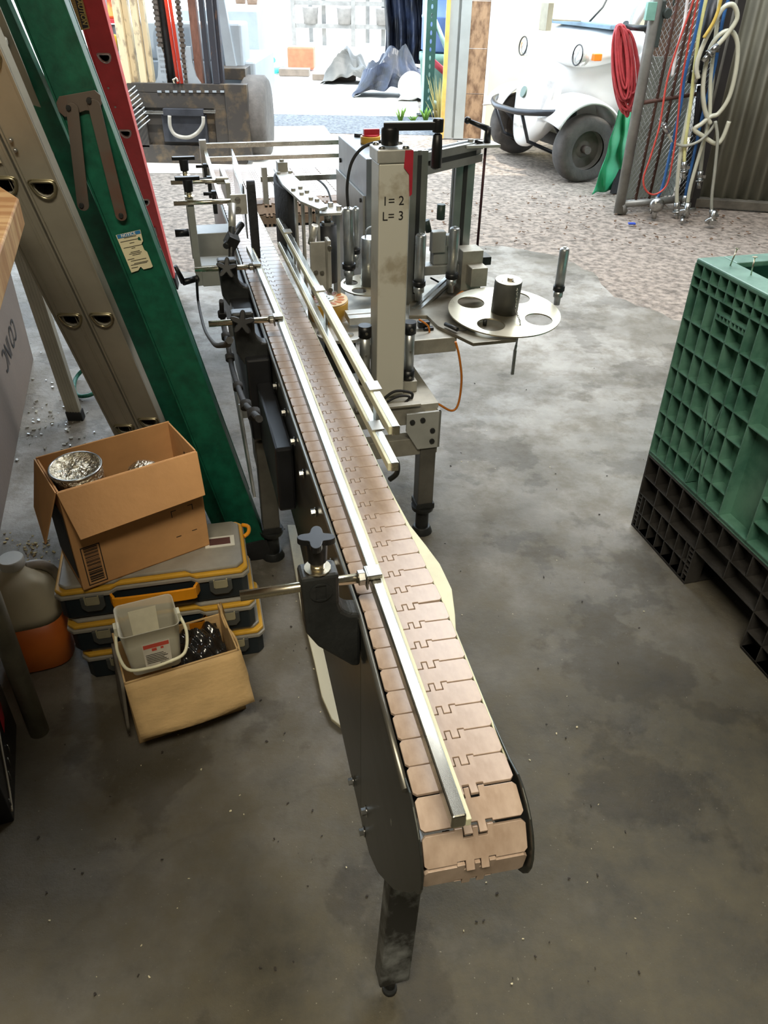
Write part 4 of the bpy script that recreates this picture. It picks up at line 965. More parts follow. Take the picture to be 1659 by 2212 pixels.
def duct(label, loc, r, h_, tl, z0=0):
    q = MB(); pr = []
    for k in range(13): pr.append((r + (.0018 if k % 2 else 0), h_ * k / 12))
    pr += [(r * .97, h_ + .001), (r * .94, h_ - .006), (r * .6, h_ - .012), (r * .2, h_ - .008)]
    q.lathe(pr, n=36)
    for v in q.bm.verts:
        if v.co.z > h_ - .013 and math.hypot(v.co.x, v.co.y) < r * .9: v.co.z += random.uniform(-.004, .004)
    o = q.build('foil_duct', FOIL); o.location = loc; o.rotation_euler = tl
    MBt = MB().tube(circ((0, 0, h_ - .001), r + .001, n=32), .0028, 6, closed=True).build('duct_rim', STEEL, o)
    return tag(o, label, 'duct')
Bm = Matrix.Translation(cb.location) @ Matrix.Rotation(BE, 4, 'Z')
duct('round coil of crinkled foil duct standing in the open cardboard box', Bm @ V(.068, .078, .012), .052, .262, (R(4), R(0), 0))
q = MB(); q.lathe([(.016, 0), (.030, .10), (.034, .20), (.026, .222), (.012, .228)], n=18)
for v in q.bm.verts: v.co += V(random.uniform(-.004, .004), random.uniform(-.004, .004), 0)
o = q.build('foil_scrap', FOIL); o.location = Bm @ V(.195, .06, .008); tag(o, 'small crumpled foil piece in the open cardboard box beside the duct', 'foil')
# low cardboard box with bag and bucket
LE = math.atan2(.43, .90); lbx = thing('cardboard_box', 'low worn cardboard box with its front flap hanging open on the floor', 'cardboard box', (-.537, 1.105, 0), LE)
LW, LD, LH = .246, .165, .195
q = MB(); q.bx(0, LW, 0, .004, 0, LH).bx(0, LW, LD - .004, LD, 0, LH - .03).bx(0, .004, 0, LD, 0, LH).bx(LW - .004, LW, 0, LD, 0, LH).bx(0, LW, 0, LD, 0, .004); q.build('box_body', CARDIN, lbx, bevel=.001)
q = MB(); q.grid(lambda a, c: V(.0 + (LW + .004) * a + .006 * c, -.004 - .058 * c - .004 * math.sin(a * 5) * c, LH - .115 * c + .004 * math.sin(a * 6 + 1) * c), 14, 8); q.build('flap', CARDIN, lbx, solid=.004)
q = MB(); q.grid(lambda a, c: V(LW + .014 * c + .006 * math.sin(a * 7), LD * a, LH - .012 - .105 * c + .015 * a), 8, 6); q.build('flap', CARDIN, lbx, solid=.004)
q = MB(); q.grid(lambda a, c: V(-.012 * c - .003, .0 + LD * a * .8, LH - .15 * c), 6, 6); q.build('flap', mat('grey_card_layer', (122, 116, 104), .8), lbx, solid=.006)
Lm = Matrix.Translation(lbx.location) @ Matrix.Rotation(LE, 4, 'Z')
q = MB()
def bag(a, c):
    n_ = math.sin(a * 21 + 3 * c) * math.sin(c * 17 + a * 5) * .010 + math.sin(a * 9 + c * 13) * .006
    return Lm @ V(.105 + .125 * a, .012 + .14 * c, .150 + .035 * math.sin(a * 3.14) * math.sin(c * 3.14) + n_)
q.grid(bag, 30, 26)
o = q.build('plastic_bag', mat('black_glossy_bag', (34, 33, 32), .16, 0, .3, 30, spec=.8)); tag(o, 'crumpled dark glossy plastic bag inside the low cardboard box', 'bag')
bk = thing('square_bucket', 'small square translucent plastic bucket with white handle on the low cardboard box', 'bucket', (-.492, 1.183, .198), math.atan2(.4, .92))
TUB = mat('frosted_tub', (206, 202, 184), .35, 0, .04, 5, alpha=.52, spec=.5)
q = MB(); hb, ht_, H_ = .050, .059, .118
def ringsq(h, z_, r=.012):
    pts_ = []
    for cx, cy, a0 in ((1, 1, 0), (-1, 1, 90), (-1, -1, 180), (1, -1, 270)):
        for k in range(4): a = R(a0 + k * 30); pts_.append(V(cx * (h - r) + r * math.cos(a), cy * (h * .86 - r) + r * math.sin(a), z_))
    return pts_
lv = [ringsq(hb + (ht_ - hb) * z_ / H_, z_) for z_ in (0, .04, .08, H_)] + [ringsq(ht_ + .002, H_ + .001)]
vs = [[q.bm.verts.new(p) for p in l_] for l_ in lv]
for A_, B_ in zip(vs[:-1], vs[1:]):
    for j in range(16): f = q.bm.faces.new((A_[j], A_[(j + 1) % 16], B_[(j + 1) % 16], B_[j])); f.smooth = True
q.bm.faces.new(vs[0][::-1])
q.build('tub', TUB, bk, solid=.0018)
q = MB(); q.tube(smooth_path([V(-.066, 0, .095), V(-.070, -.035, .070), V(-.058, -.072, .052), V(-.02, -.080, .048), (.02, -.080, .05), V(.058, -.072, .056), V(.072, -.035, .078), V(.066, 0, .098)], 5), .0035, 8); q.build('handle', mat('white_handle', (228, 224, 192), .4), bk)
q = MB(); q.bx(-.068, -.057, -.010, .010, .088, .112).cut().bx(.057, .068, -.010, .010, .088, .112); q.build('handle_mount', mat('pale_mount', (214, 212, 190), .4), bk, bevel=.001)
def fy(z_): return -(hb + (ht_ - hb) * z_ / H_) * .86 - .0016
q = MB(); q.prism([V(x, fy(z_), z_) for x, z_ in ((-.022, .012), (.032, .012), (.034, .085), (-.022, .085))], (0, -.0004, 0)); pl = q.build('product_label', mat('white_label', (224, 218, 204), .5), bk)
q = MB(); q.prism([V(x, fy(z_) - .0006, z_) for x, z_ in ((-.020, .072), (.032, .072), (.032, .083), (-.020, .083))], (0, -.0002, 0)); q.prism([V(x, fy(z_) - .0006, z_) for x, z_ in ((-.004, .062), (.006, .062), (.006, .070), (-.004, .070))], (0, -.0002, 0)).prism([V(x, fy(z_) - .0006, z_) for x, z_ in ((.014, .064), (.020, .064), (.020, .070), (.014, .070))], (0, -.0002, 0)); q.build('red_print', mat('label_red', (216, 84, 70), .5), pl)
q = MB()
for k in range(12): x = .008 + k * .0017; q.prism([V(x, fy(.015) - .0006, .015), V(x + random.choice((.0006, .001)), fy(.015) - .0006, .015), V(x + .0009, fy(.024) - .0006, .024), V(x, fy(.024) - .0006, .024)], (0, -.0002, 0))
for k in range(6): q.prism([V(-.018, fy(.06) - .0006, .030 + k * .0045), V(.026 - .004 * (k % 3), fy(.06) - .0006, .030 + k * .0045), V(.026 - .004 * (k % 3), fy(.06) - .0006, .0312 + k * .0045), V(-.018, fy(.06) - .0006, .0312 + k * .0045)], (0, -.0002, 0))
q.build('barcode_print', INK, pl)
q = MB(); q.prism([V(x, (hb + (ht_ - hb) * z_ / H_) * .86 - .003, z_) for x, z_ in ((-.034, .035), (.022, .035), (.024, .10), (-.034, .10))], (0, -.0004, 0)); q.build('rear_label', mat('blank_label', (220, 214, 190), .55), bk)
# jug
jg = thing('plastic_jug', 'translucent jug half full of orange liquid with white cap by the pipe leg', 'jug', (-.862, 1.385, 0), .35)
def sq(h1, h2, z_, n=28, p=3.2):
    out = []
    for i in range(n):
        a = 2 * math.pi * i / n; c_, s__ = math.cos(a), math.sin(a)
        out.append(V(math.copysign(abs(c_) ** (2 / p), c_) * h1, math.copysign(abs(s__) ** (2 / p), s__) * h2, z_))
    return out
def loft(q, rings, cap=True):
    vs = [[q.bm.verts.new(p) for p in r_] for r_ in rings]; n = len(rings[0])
    for A_, B_ in zip(vs[:-1], vs[1:]):
        for j in range(n): f = q.bm.faces.new((A_[j], A_[(j + 1) % n], B_[(j + 1) % n], B_[j])); f.smooth = True
    if cap: q.bm.faces.new(vs[0][::-1]); q.bm.faces.new(vs[-1])
    return q
q = MB(); loft(q, [sq(.070, .070, .0), sq(.082, .080, .008), sq(.083, .081, .145)]); q.build('liquid', mat('orange_liquid', (236, 132, 56), .4, 0, .12, 6, col2=(214, 108, 46)), jg)
q = MB(); loft(q, [sq(.0835, .0815, .145), sq(.083, .081, .17), sq(.068, .066, .22), sq(.040, .040, .255, p=2.4), sq(.024, .024, .270, p=2), sq(.024, .024, .282, p=2)]); q.build('jug_shell', mat('frosted_jug', (222, 212, 184), .45, 0, .08, 6), jg)
q = MB(); q.tube(smooth_path([V(.022, .01, .262), V(.055, .02, .252), V(.078, .03, .215), V(.080, .03, .15)], 5), [.012] * 16, 10); q.build('handle', mat('jug_handle', (150, 140, 126), .45), jg)
q = MB(); q.lathe([(.026, .276), (.028, .278), (.028, .298), (.026, .301)], n=32); q.build('cap', WHITE, jg)
# black carton with red stripe bottom left
bb = thing('black_carton', 'glossy black carton with red stripe in front of the pipe leg', 'carton', (-.835, 1.01, 0), R(21))
q = MB(); q.bx(-.30, .0, -.13, .13, 0, .16); q.build('body', mat('black_print_card', (24, 24, 24), .3, 0, .2, 10), bb, bevel=.003).location = (.055, 0, 0)
q = MB(); q.prism([V(.0562, y, z_) for y, z_ in ((.02, .10), (.06, .105), (.08, .155), (.03, .15))], (.0006, 0, 0)); q.build('red_stripe', mat('stripe_red', (170, 34, 44), .4), bb)
q = MB(); q.tube(smooth_path([V(.057, .03, .172), V(.058, -.03, .13), V(.058, -.09, .06), V(.058, -.128, .03)], 5), .0022, 6); q.build('tie_strap', mat('grey_strap', (150, 142, 124), .5), bb)
q = MB()
for k in range(5): q.cut().tube([V(.057, -.12 + k * .03, .03 + k * .006), V(.0585, -.118 + k * .03, .045 + k * .006), V(.057, -.115 + k * .03, .055 + k * .006)], .0012, 5)
q.build('staple', STEEL, bb)
q = MB(); q.bx(-.16, .03, -.1316, -.1302, .015, .05); q.build('paper_label', WHITE, bb)
q = MB(); q.grid(lambda a, c: V(-.2 + .25 * a, .0 + .13 * c, .175 + .03 * math.sin(a * 9 + c * 4) * math.sin(c * 8) + .02), 20, 12); q.build('plastic_film', mat('clear_dark_film', (70, 68, 72), .15, 0, .3, 20, spec=.9), bb)
# white strip of board under the conveyor
pts_ = [(-.300, 1.93), (-.219, 1.548), (-.165, 1.346), (-.140, 1.242), (-.112, 1.175), (-.085, 1.150), (-.065, 1.16), (-.06, 1.25), (-.11, 1.5), (-.20, 1.93)]
o = MB().prism([V(x, y, .004) for x, y in pts_], (0, 0, .010)).build('plastic_board', mat('dirty_white_board', (198, 192, 166), .5, 0, .1, 9, col2=(150, 142, 118), thr=(.3, .5)), bevel=.002)
tag(o, 'long dirty white plastic strip lying on the floor under the conveyor', 'board')
# debris and shavings
random.seed(21)
def scatter(nm, label, cnt, rng, size, m, kind='stuff', zmul=.25):
    q = MB()
    for k in range(cnt):
        px, py = rng(); p = Zp(px, py, 0); s1 = size * random.uniform(.4, 1.3)
        Mx = Euler((random.uniform(-.3, .3), random.uniform(-.3, .3), random.uniform(0, 6.3))).to_matrix()
        q.prism([p + V(0, 0, .0018) + Mx @ V(x * s1, y * s1 * random.uniform(.3, 1), 0) for x, y in ((-1, -.6), (.7, -.9), (1, .5), (0, .9), (-.9, .6))], (0, 0, s1 * zmul))
    return tag(q.build(nm, m), label, 'debris', kind=kind)
U_ = random.uniform
scatter('plastic_shavings', 'pale plastic shavings scattered on the floor by the printed carton', 90, lambda: (random.gauss(110, 55), random.gauss(905, 45)), .006, mat('clear_shaving', (170, 168, 156), .2, 0, .2, 30, spec=.8), zmul=.7)
scatter('wood_chips', 'tan wood chips on the floor behind the plastic jug', 90, lambda: (random.gauss(65, 28), random.gauss(1195, 18)), .004, mat('tan_chip', (190, 170, 120), .8), zmul=.5)
scatter('dirt_crumbs', 'dark crumbs scattered over the concrete floor', 160, lambda: (U_(60, 1400), U_(620, 2150)), .0028, mat('dark_crumb', (54, 48, 42), .8), zmul=.5)
scatter('pale_crumbs', 'pale specks scattered over the concrete floor', 90, lambda: (U_(60, 1400), U_(700, 2150)), .0022, mat('pale_crumb', (214, 204, 170), .8), zmul=.4)
scatter('leaf_litter', 'dry brown leaves and grit on the asphalt beyond the slab', 420, lambda: (U_(930, 1640), random.triangular(395, 560, 440)), .010, mat('dry_leaf', (104, 78, 56), .9, 0, .3, 6), zmul=.3)

# ------------------------------------------------------------------ green bulk container on its black base
be1 = V(.262, -.965, 0); be2 = V(.965, .262, 0)
bc = thing('bulk_container', 'large ribbed green plastic bulk container on a black pallet base', 'container', (.785, 1.985, 0), math.atan2(be2.y, be2.x))
# local: x = away to the right, y = away from camera; visible face at x=0 runs towards -y
GRN = mat('faded_green_plastic', (106, 152, 134), .42, 0, .12, 9, col2=(72, 118, 102), thr=(.35, .6), bump=.08)
BLK = mat('scuffed_black_plastic', (58, 56, 54), .45, 0, .2, 12, bump=.2)
Lb, Wb, Hb, Hs = 1.18, 1.05, .84, .265
T_ = .042
q = MB(); q.bx(T_ - .008, T_, -Lb, 0, Hs, Hb - .01).bx(T_, Wb, -.008, 0 - .0, Hs, Hb - .01).bx(Wb - .01, Wb, -Lb, 0, Hs, Hb - .01).bx(0, Wb, -Lb, -Lb + .01, Hs, Hb - .01).bx(0, Wb, -Lb, 0, Hs - .005, Hs + .01)
q.build('wall_panel', GRN, bc)
q = MB(); q.bx(0, .075, -Lb, 0, Hb - .014, Hb).bx(.075, Wb, -.06, 0, Hb - .014, Hb).bx(Wb - .06, Wb, -Lb, -.06, Hb - .014, Hb); q.build('top_rim', GRN, bc, bevel=.004)
q = MB(); rt_ = .0032
def rib(y0, z0, y1, z1, d=T_, th_=rt_):
    a = V(0, y0, z0); b_ = V(0, y1, z1); dd_ = (b_ - a).normalized(); s1 = dd_.cross(V(1, 0, 0)) * th_ / 2
    q.prism([a - s1, b_ - s1, b_ + s1, a + s1], (d, 0, 0))
# rows of small cells below the rim
for z_ in (Hb - .042, Hb - .068): rib(0, z_, -Lb, z_)
for k in range(33): rib(-.035 * k - .002, Hb - .068, -.035 * k - .002, Hb - .012)
# main grid
ys = [0, -.038, -.085, -.125, -.185, -.245, -.285, -.345, -.46, -.575, -.62, -.68, -.74, -.80, -.90, -1.0, -1.1, -Lb]
for i, y in enumerate(ys): rib(y if y else -.002, Hs, y if y else -.002, Hb - .068, th_=.0036)
zs = [Hb - .155, Hb - .225, Hb - .295, Hb - .365, Hb - .435, Hb - .505]
for z_ in zs:
    rib(0, z_, -.345, z_)
    rib(-.46, z_, -Lb, z_)
rib(-.345, Hb - .30, -.46, Hb - .30); rib(0, Hs + .004, -Lb, Hs + .004, th_=.006)
rib(-.185, Hb - .29, -.245, Hb - .56); rib(-.245, Hb - .29, -.19, Hb - .56)
rib(-.62, Hb - .29, -.68, Hb - .56); rib(-.68, Hb - .29, -.62, Hb - .56)
for k in range(8): rib(-.128 - k * .015, Hb - .112, -.128 - k * .015, Hb - .098, d=.02)
rib(-.125, Hb - .098, -.245, Hb - .098, d=.02); rib(-.125, Hb - .112, -.245, Hb - .112, d=.02)
q.build('rib_grid', GRN, bc)
q = MB(); q.bx(.075, .078, -Lb, 0, Hs, Hb - .014)
q.build('inner_lining', GRN, bc)
# black base
q = MB(); q.bx(0, Wb, -Lb, 0, Hs - .012, Hs - .002).bx(.04, .048, -Lb, 0, .11, Hs - .01).bx(.04, .048, -.30, 0, 0, .12).bx(.04, .048, -.86, -.56, 0, .12).bx(.04, .048, -Lb, -1.0, 0, .12)
q.bx(0, Wb, -.006, 0, 0, Hs).bx(0, Wb, -.30, 0, .0, .008).bx(0, Wb, -.86, -.56, 0, .008)
q.build('pallet_base', BLK, bc, bevel=.001)
q = MB(); dB = .042
for z_ in (.188, .125): rib(0, z_, -Lb, z_, dB)
rib(0, .004, -.30, .004, dB, .008); rib(0, .062, -.30, .062, dB); rib(-.56, .004, -.86, .004, dB, .008); rib(-.56, .062, -.86, .062, dB)
for k in range(20): rib(-.002 - .062 * k, .188, -.002 - .062 * k, Hs - .01, dB)
for y in (-.002, -.085, -.17, -.30, -.43, -.56, -.70, -.86, -1.0, -1.12): rib(y, .125, y, .188, dB)
for y in (-.002, -.04, -.085, -.13, -.17, -.22, -.26, -.30, -.56, -.62, -.68, -.74, -.80, -.86): rib(y, .004, y, .125, dB)
for z_ in (.03, .045, .08, .095, .11): rib(-.002, z_, -.022, z_, .02); rib(-.28, z_, -.30, z_, .02)
rib(-.022, .004, -.022, .125, .02); rib(-.28, .004, -.28, .125, .02)
q.build('base_ribs', BLK, bc)
for i, (y, x, tl) in enumerate(((-.075, .045, .15), (-.150, .050, -.05))):
    p = bc.matrix_basis if False else None
    w_ = Matrix.Translation(bc.location) @ Matrix.Rotation(math.atan2(be2.y, be2.x), 4, 'Z') @ V(x, y, Hb)
    q = MB(); d_ = V(tl, .02, 1).normalized() * .042; q.cyl(w_ - d_ * .2, w_ + d_, .0018, n=8).cyl(w_ + d_, w_ + d_ * 1.03, .006, n=12)
    tag(q.build('nail', BRASS), ('nail sticking up from the green container rim, nearer its far corner', 'nail sticking up from the green container rim, further from its far corner')[i], 'nail', 'nails in the container rim')

# ------------------------------------------------------------------ forklift in the doorway
FY = 7.45
fk = thing('forklift', 'old forklift facing the workshop with scuffed mast, chains and wide black carriage', 'forklift', (-1.8, 8.0, 0))
MASTY = mat('scuffed_cream_mast', (214, 196, 160), .5, .2, .2, 9, col2=(160, 144, 120), thr=(.36, .46), stretch=(2, 2, 1))
MASTD = mat('scuffed_black_mast', (58, 58, 64), .5, .4, .3, 14, col2=(116, 88, 70), thr=(.30, .40), stretch=(3, 3, .8)); MASTR = mat('rust_brown_mast', (120, 84, 70), .6, .3, .2, 14, stretch=(3, 3, .8))
FDRK = mat('dirty_carriage_black', (62, 58, 54), .55, .3, .3, 9, col2=(100, 86, 66), thr=(.3, .5))
FGRY = mat('forklift_grey', (150, 158, 164), .45, .1, .08, 4)
def fb(nm, m, rects, par=fk, bev=.004, dY=0):
    q = MB()
    for r_ in rects:
        x0, y0, x1, y1, dep = r_[:5]; Y_ = FY + (r_[5] if len(r_) > 5 else 0) + dY
        pbox(q, x0, y0, x1, y1, Y_, dep)
    return q.build(nm, m, par, bevel=bev)
def vert(nm, m, x0, x1, ytop, ybot, dep, dY=0, zt=None):
    a, b_ = Yp(x0, ybot, FY + dY), Yp(x1, ybot, FY + dY); zt_ = zt if zt else Yp(x0, ytop, FY + dY).z
    return MB().bx(a.x, b_.x, FY + dY, FY + dY + dep, a.z, zt_).build(nm, m, fk, bevel=.004)
for x0, x1, m_, dy in ((268, 284, MASTY, 0), (288, 299, MASTY, .05), (304, 318, MASTY, .02), (323, 333, MASTY, .06), (424, 440, MASTR, .05), (446, 456, MASTD, .02), (461, 474, MASTD, 0), (477, 484, MASTD, .06)):
    vert('mast_channel', m_, x0, x1, 0, 182, .07, dy, 2.1)
MB().cyl(Yp(372, 182, FY + .08), Yp(372, 182, FY + .08) + V(0, 0, 1.5), .042).build('lift_cylinder', DARK, fk)
for x in (357, 404):
    q = MB(); p = Yp(x, 180, FY + .03); z_ = p.z
    while z_ < 2.1: q.bx(p.x - .022, p.x + .022, FY + .02, FY + .045, z_, z_ + .022); q.bx(p.x - .014, p.x + .014, FY + .025, FY + .04, z_ + .02, z_ + .04); z_ += .038
    q.build('lift_chain', mat('dusty_chain', (104, 96, 88), .5, .5, .2, 20), fk)
for x in (385, 393):
    p = Yp(x, 180, FY); MB().cyl(p, p + V(-.05, 0, 1.5), .014).build('red_hydraulic_hose', mat('red_hose', (226, 62, 34), .45), fk)
for sx in (-1, 1):
    c_ = Yp(345 if sx < 0 else 418, 160, FY + .02); q = MB(); lp = [V(c_.x + sx * x, FY + .02, c_.z + z_) for x, z_ in ((0, .20), (-.04, .2), (-.055, .15), (-.055, -.08), (.06, -.08), (.02, -.02), (.0, .08))]
    q.prism(lp, (0, .03, 0)); q.build('carriage_horn', FGRY, fk)
cr_ = fb('carriage', FDRK, [(276, 183, 528, 200, .06), (278, 201, 500, 232, .05), (283, 234, 500, 320, .03, .04), (498, 183, 532, 342, .09, -.02), (285, 235, 312, 318, .04), (470, 235, 498, 318, .04, .0), (275, 317, 530, 350, .10)])
fb('side_shift_rod', STEEL, [(310, 240, 365, 246, .02, -.03)]); fb('side_shift_rod', STEEL, [(425, 238, 465, 244, .02, -.03)])
fb('centre_block', mat('dark_steel_block', (56, 58, 64), .5, .4, .2, 8), [(353, 236, 438, 250, .06, -.04), (356, 250, 444, 306, .05, -.01)])
MB().tube(smooth_path([Yp(x, y, FY - .05) for x, y in ((366, 250), (368, 275), (380, 292), (405, 297), (425, 288), (438, 270), (439, 252))], 5), .016, 8).build('loop_hose', mat('grey_loop_hose', (150, 146, 136), .5), fk)
q = MB()
for k in range(9): pbox(q.cut(), 340 + k * 17, 196, 348 + k * 17, 200, FY - .012, .02)
q.build('carriage_notch', FGRY, fk)
MB().tube([Yp(377, 180, FY - .01), Yp(374, 172, FY - .01), Yp(381, 168, FY - .01), Yp(385, 176, FY - .01)], .010, 8).build('hook', BRASS, fk)
q = MB(); pbox(q, 228, 55, 275, 160, FY + .5, .5).bx(-2.36, -1.25, FY + .6, FY + 1.9, .35, .75).bx(-2.2, -1.4, FY + 1.9, FY + 2.4, .4, 1.1); pbox(q, 300, 48, 480, 130, FY + .6, .1); pbox(q, 480, 50, 520, 150, FY + .5, .4)
q.build('body', FGRY, fk, bevel=.02)
q = MB(); a = Yp(500, 150, FY + .45); b_ = Yp(466, -60, FY + .45); q.prism([a + V(-.05, 0, 0), a + V(.05, 0, 0), b_ + V(.03, 0, 0), b_ + V(-.03, 0, 0)], (0, .06, 0)); q.cut()
a = Yp(232, 150, FY + .45); b_ = Yp(212, -60, FY + .45); q.prism([a + V(-.04, 0, 0), a + V(.04, 0, 0), b_ + V(.03, 0, 0), b_ + V(-.03, 0, 0)], (0, .06, 0)); q.build('overhead_guard', FGRY, fk, bevel=.006)
fb('fender_plate', FDRK, [(470, 148, 529, 172, .3, .25)]); fb('fender_plate', FDRK, [(240, 155, 275, 172, .3, .25)])
for x0 in (-2.42, -1.33):
    q = MB(); q.lathe([(.14, 0), (.30, .0), (.335, .03), (.335, .19), (.30, .22), (.14, .22)], (x0, FY + .33, .335), Matrix.Rotation(R(90), 3, 'Y'), 40); w1 = q.build('tyre', TYRE, fk)
    q = MB(); q.cyl((x0 + .03, FY + .33, .335), (x0 + .19, FY + .33, .335), .14, n=24); q.build('wheel_hub', FDRK, w1)
for x0 in (-2.25, -1.5): MB().cyl((x0, FY + 1.9, .24), (x0 + .18, FY + 1.9, .24), .24, n=30).build('tyre', TYRE, fk)
q = MB(); p = Yp(262, 110, FY + .3); q.box(p + V(.05, 0, -.02), (.10, .10, .28)); o = q.build('headlamp_housing', DARK, fk, bevel=.03)
MB().box(p + V(-.03, -.04, .06), (.03, .05, .13)).build('amber_lamp', mat('amber_lens', (250, 190, 40), .3), o, bevel=.01)
q = MB(); pbox(q, 222, 42, 262, 50, FY + .45, .2); q.build('red_seat_pad', mat('red_vinyl', (206, 52, 58), .5), fk)
q = MB(); pbox(q, 222, -10, 258, 40, FY + .55, .2); q.build('bags_on_seat', mat('yellow_red_packet', (226, 190, 110), .5, 0, .1, 6, col2=(200, 80, 70), thr=(.4, .55)), fk, bevel=.02)
q = MB()
for k in range(9):
    a = Yp(258 + k * 4, 215 + k * 9, FY - .1); q.tube([a, a + V(.14, .05, .10)], .006, 5)
q.tube([Yp(262, 216, FY - .1), Yp(290, 262, FY - .1), Yp(290, 300, FY - .1)], .012, 6).tube([Yp(255, 225, FY - .1), Yp(275, 305, FY - .1)], .010, 6); q.build('wire_rack', GALV, fk)
fix(fk)

# ------------------------------------------------------------------ white electric cart
ct_o = V(1.415, 7.65, 0); ca = math.atan2(-.336, -.942)
gc = thing('electric_cart', 'small white electric cart with dark tube bumper and flat dusty front tyre', 'vehicle', ct_o, ca)
CW = mat('white_cart_body', (228, 228, 226), .3, 0, .03, 2, spec=.5, coat=.2)
def sec(x, hw, zb, zt, rnd=.35, n=22, p=2.8):
    """closed cross-section across the cart at x"""
    out = []; zc = (zb + zt) / 2; hh = (zt - zb) / 2
    for i in range(n):
        a = 2 * math.pi * i / n; c_, s__ = math.cos(a), math.sin(a)
        out.append(V(x, math.copysign(abs(c_) ** (2 / p), c_) * hw, zc + math.copysign(abs(s__) ** (2 / p), s__) * hh))
    return out
q = MB(); loft(q, [sec(.30, .08, .24, .46), sec(.29, .15, .18, .62), sec(.25, .22, .16, .74), sec(.17, .29, .20, .84), sec(.06, .35, .34, .92), sec(-.08, .42, .45, .97), sec(-.28, .50, .42, 1.02), sec(-.5, .60, .28, 1.04), sec(-.9, .64, .26, 1.0)])
q.build('nose_body', CW, gc, sub=1)
q = MB(); loft(q, [sec(.14, .20, .86, .91), sec(.09, .48, .81, .96), sec(-.03, .60, .79, 1.02), sec(-.18, .65, .82, 1.07), sec(-.35, .67, .86, 1.13), sec(-.5, .66, .88, 1.12)]); q.build('hood_cowl', CW, gc, sub=1)
for s_ in (1, -1):
    q = MB()
    def fend(a, c):
        t = R(22 + 132 * a); rr = .325; w0 = .36 + .36 * c
        return V(.03 - math.cos(math.pi - t) * -rr, s_ * w0, .30 + math.sin(t) * rr - .05 * abs(c - .2) ** 2 * (1 if c > .2 else 0))
    q.grid(fend, 22, 6); q.build('fender', CW, gc, solid=.02)
    wz = .262
    q = MB(); M_ = Matrix.Rotation(R(90), 3, 'X')
    q.lathe([(.15, -.075), (.22, -.088), (.255, -.07), (.264, -.03), (.264, .03), (.255, .07), (.22, .088), (.15, .075)], (0, s_ * .61, wz), M_, 44, cap=False)
    if s_ > 0:
        for v in q.bm.verts:
            if v.co.z < .026: v.co.z = .026; v.co.y = s_ * .61 + (v.co.y - s_ * .61) * 1.12
    ty = q.build('tyre', TYRE, gc); ty.location.z = -.025 if s_ > 0 else 0
    q = MB(); q.lathe([(.02, .0), (.06, .01), (.08, -.02), (.145, -.03), (.160, .045), (.152, .05), (.145, .0)], (0, s_ * (.61), wz), Matrix.Rotation(R(-90 * s_), 3, 'X'), 40)
    q.cyl((0, s_ * .61, wz), (0, s_ * .685, wz), .03); q.build('wheel_rim', mat('dusty_steel_rim', (98, 90, 84), .7, .2, .2, 10), ty)
    q = MB(); q.lathe([(.012, -.07), (.062, -.05), (.075, 0), (.062, .012), (.05, .02), (.0, .025)], (.065, s_ * .47, .905), basis((0, 1, 0), (-.2, 0, 1)), 24); hl = q.build('headlamp', mat('clear_lamp_glass', (206, 206, 200), .08, .4, .1, 20), gc)
    q = MB(); q.tube(circ((.095, s_ * .47, .91), .072, (0, 1, 0), (-.1, 0, 1), 24), .006, 6, closed=True); q.build('lamp_ring', DARK, hl)
    q = MB(); q.box((.0, s_ * .605, .905), (.07, .05, .05)); q.build('amber_indicator', mat('amber_lens2', (244, 120, 30), .3), gc, bevel=.006)
    q = MB(); q.tube([V(-.28, s_ * .62, 1.10), V(-.75, s_ * .58, 1.80)], .028, 8); q.build('windscreen_pillar', CW, gc)
    q = MB();  q.bm.free()
    q = MB(); q.cyl((.0, s_ * .30, .28), (.0, s_ * .50, .27), .03).cyl((.02, s_ * .36, .30), (.0, s_ * .36, .55), .035); q.build('suspension', DARK, gc)
mm_ = (Matrix.Translation(ct_o) @ Matrix.Rotation(ca, 4, 'Z')).inverted() @ Yp(1180, 36, 7.75)
q = MB(); q.box(mm_, (.05, .13, .20)).tube([mm_ + V(-.03, .06, -.02), mm_ + V(-.22, .20, -.02)], .008, 6); q.build('mirror', mat('mirror_shell', (150, 142, 120), .3, .3), gc, bevel=.02)
q = MB(); loft(q, [sec(-.45, .62, .25, 1.0), sec(-.6, .66, .22, 1.04), sec(-1.9, .66, .22, .75)]); q.build('rear_body', CW, gc, bevel=.02)
q = MB(); q.bx(-.36, -.14, -.52, .52, 1.085, 1.12); q.build('dash_strip', mat('blue_grey_dash', (112, 138, 156), .5), gc, bevel=.01)
q = MB(); q.prism([V(-.27, -.60, 1.10), V(-.27, .60, 1.10), V(-.74, .56, 1.79), V(-.74, -.56, 1.79)], (-.006, 0, 0)); q.build('windscreen', mat('clear_windscreen', (235, 240, 235), .04, 0, .02, 2, alpha=.22, spec=.9), gc)
q = MB(); q.tube([V(-.20, .1, 1.12), V(-.32, .08, 1.22), V(-.55, -.02, 1.55)], .008, 6); q.tube([V(-.7, .60, 1.8), V(-1.8, .60, 1.8)], .03, 8).tube([V(-.7, -.60, 1.8), V(-1.8, -.60, 1.8)], .03, 8); q.build('wiper_and_roof_tubes', DARK, gc)
q = MB(); q.bx(-2.0, -.70, -.64, .64, 1.80, 1.84); q.build('roof', CW, gc, bevel=.02)
q = MB(); q.bx(-1.2, -.85, -.55, .55, .55, .75).bx(-1.3, -1.18, -.55, .55, .7, 1.25); q.build('seat', mat('dark_vinyl_seat', (52, 50, 50), .6), gc, bevel=.03)
q = MB(); q.tube(circ((-.62, .28, 1.22), .17, (0, 1, 0), (-.45, 0, .9), 24), .013, 8, closed=True).tube([V(-.62, .28, 1.22), V(-.42, .28, 1.02)], .018, 8); q.build('steering_wheel', BLACK, gc)
q = MB()
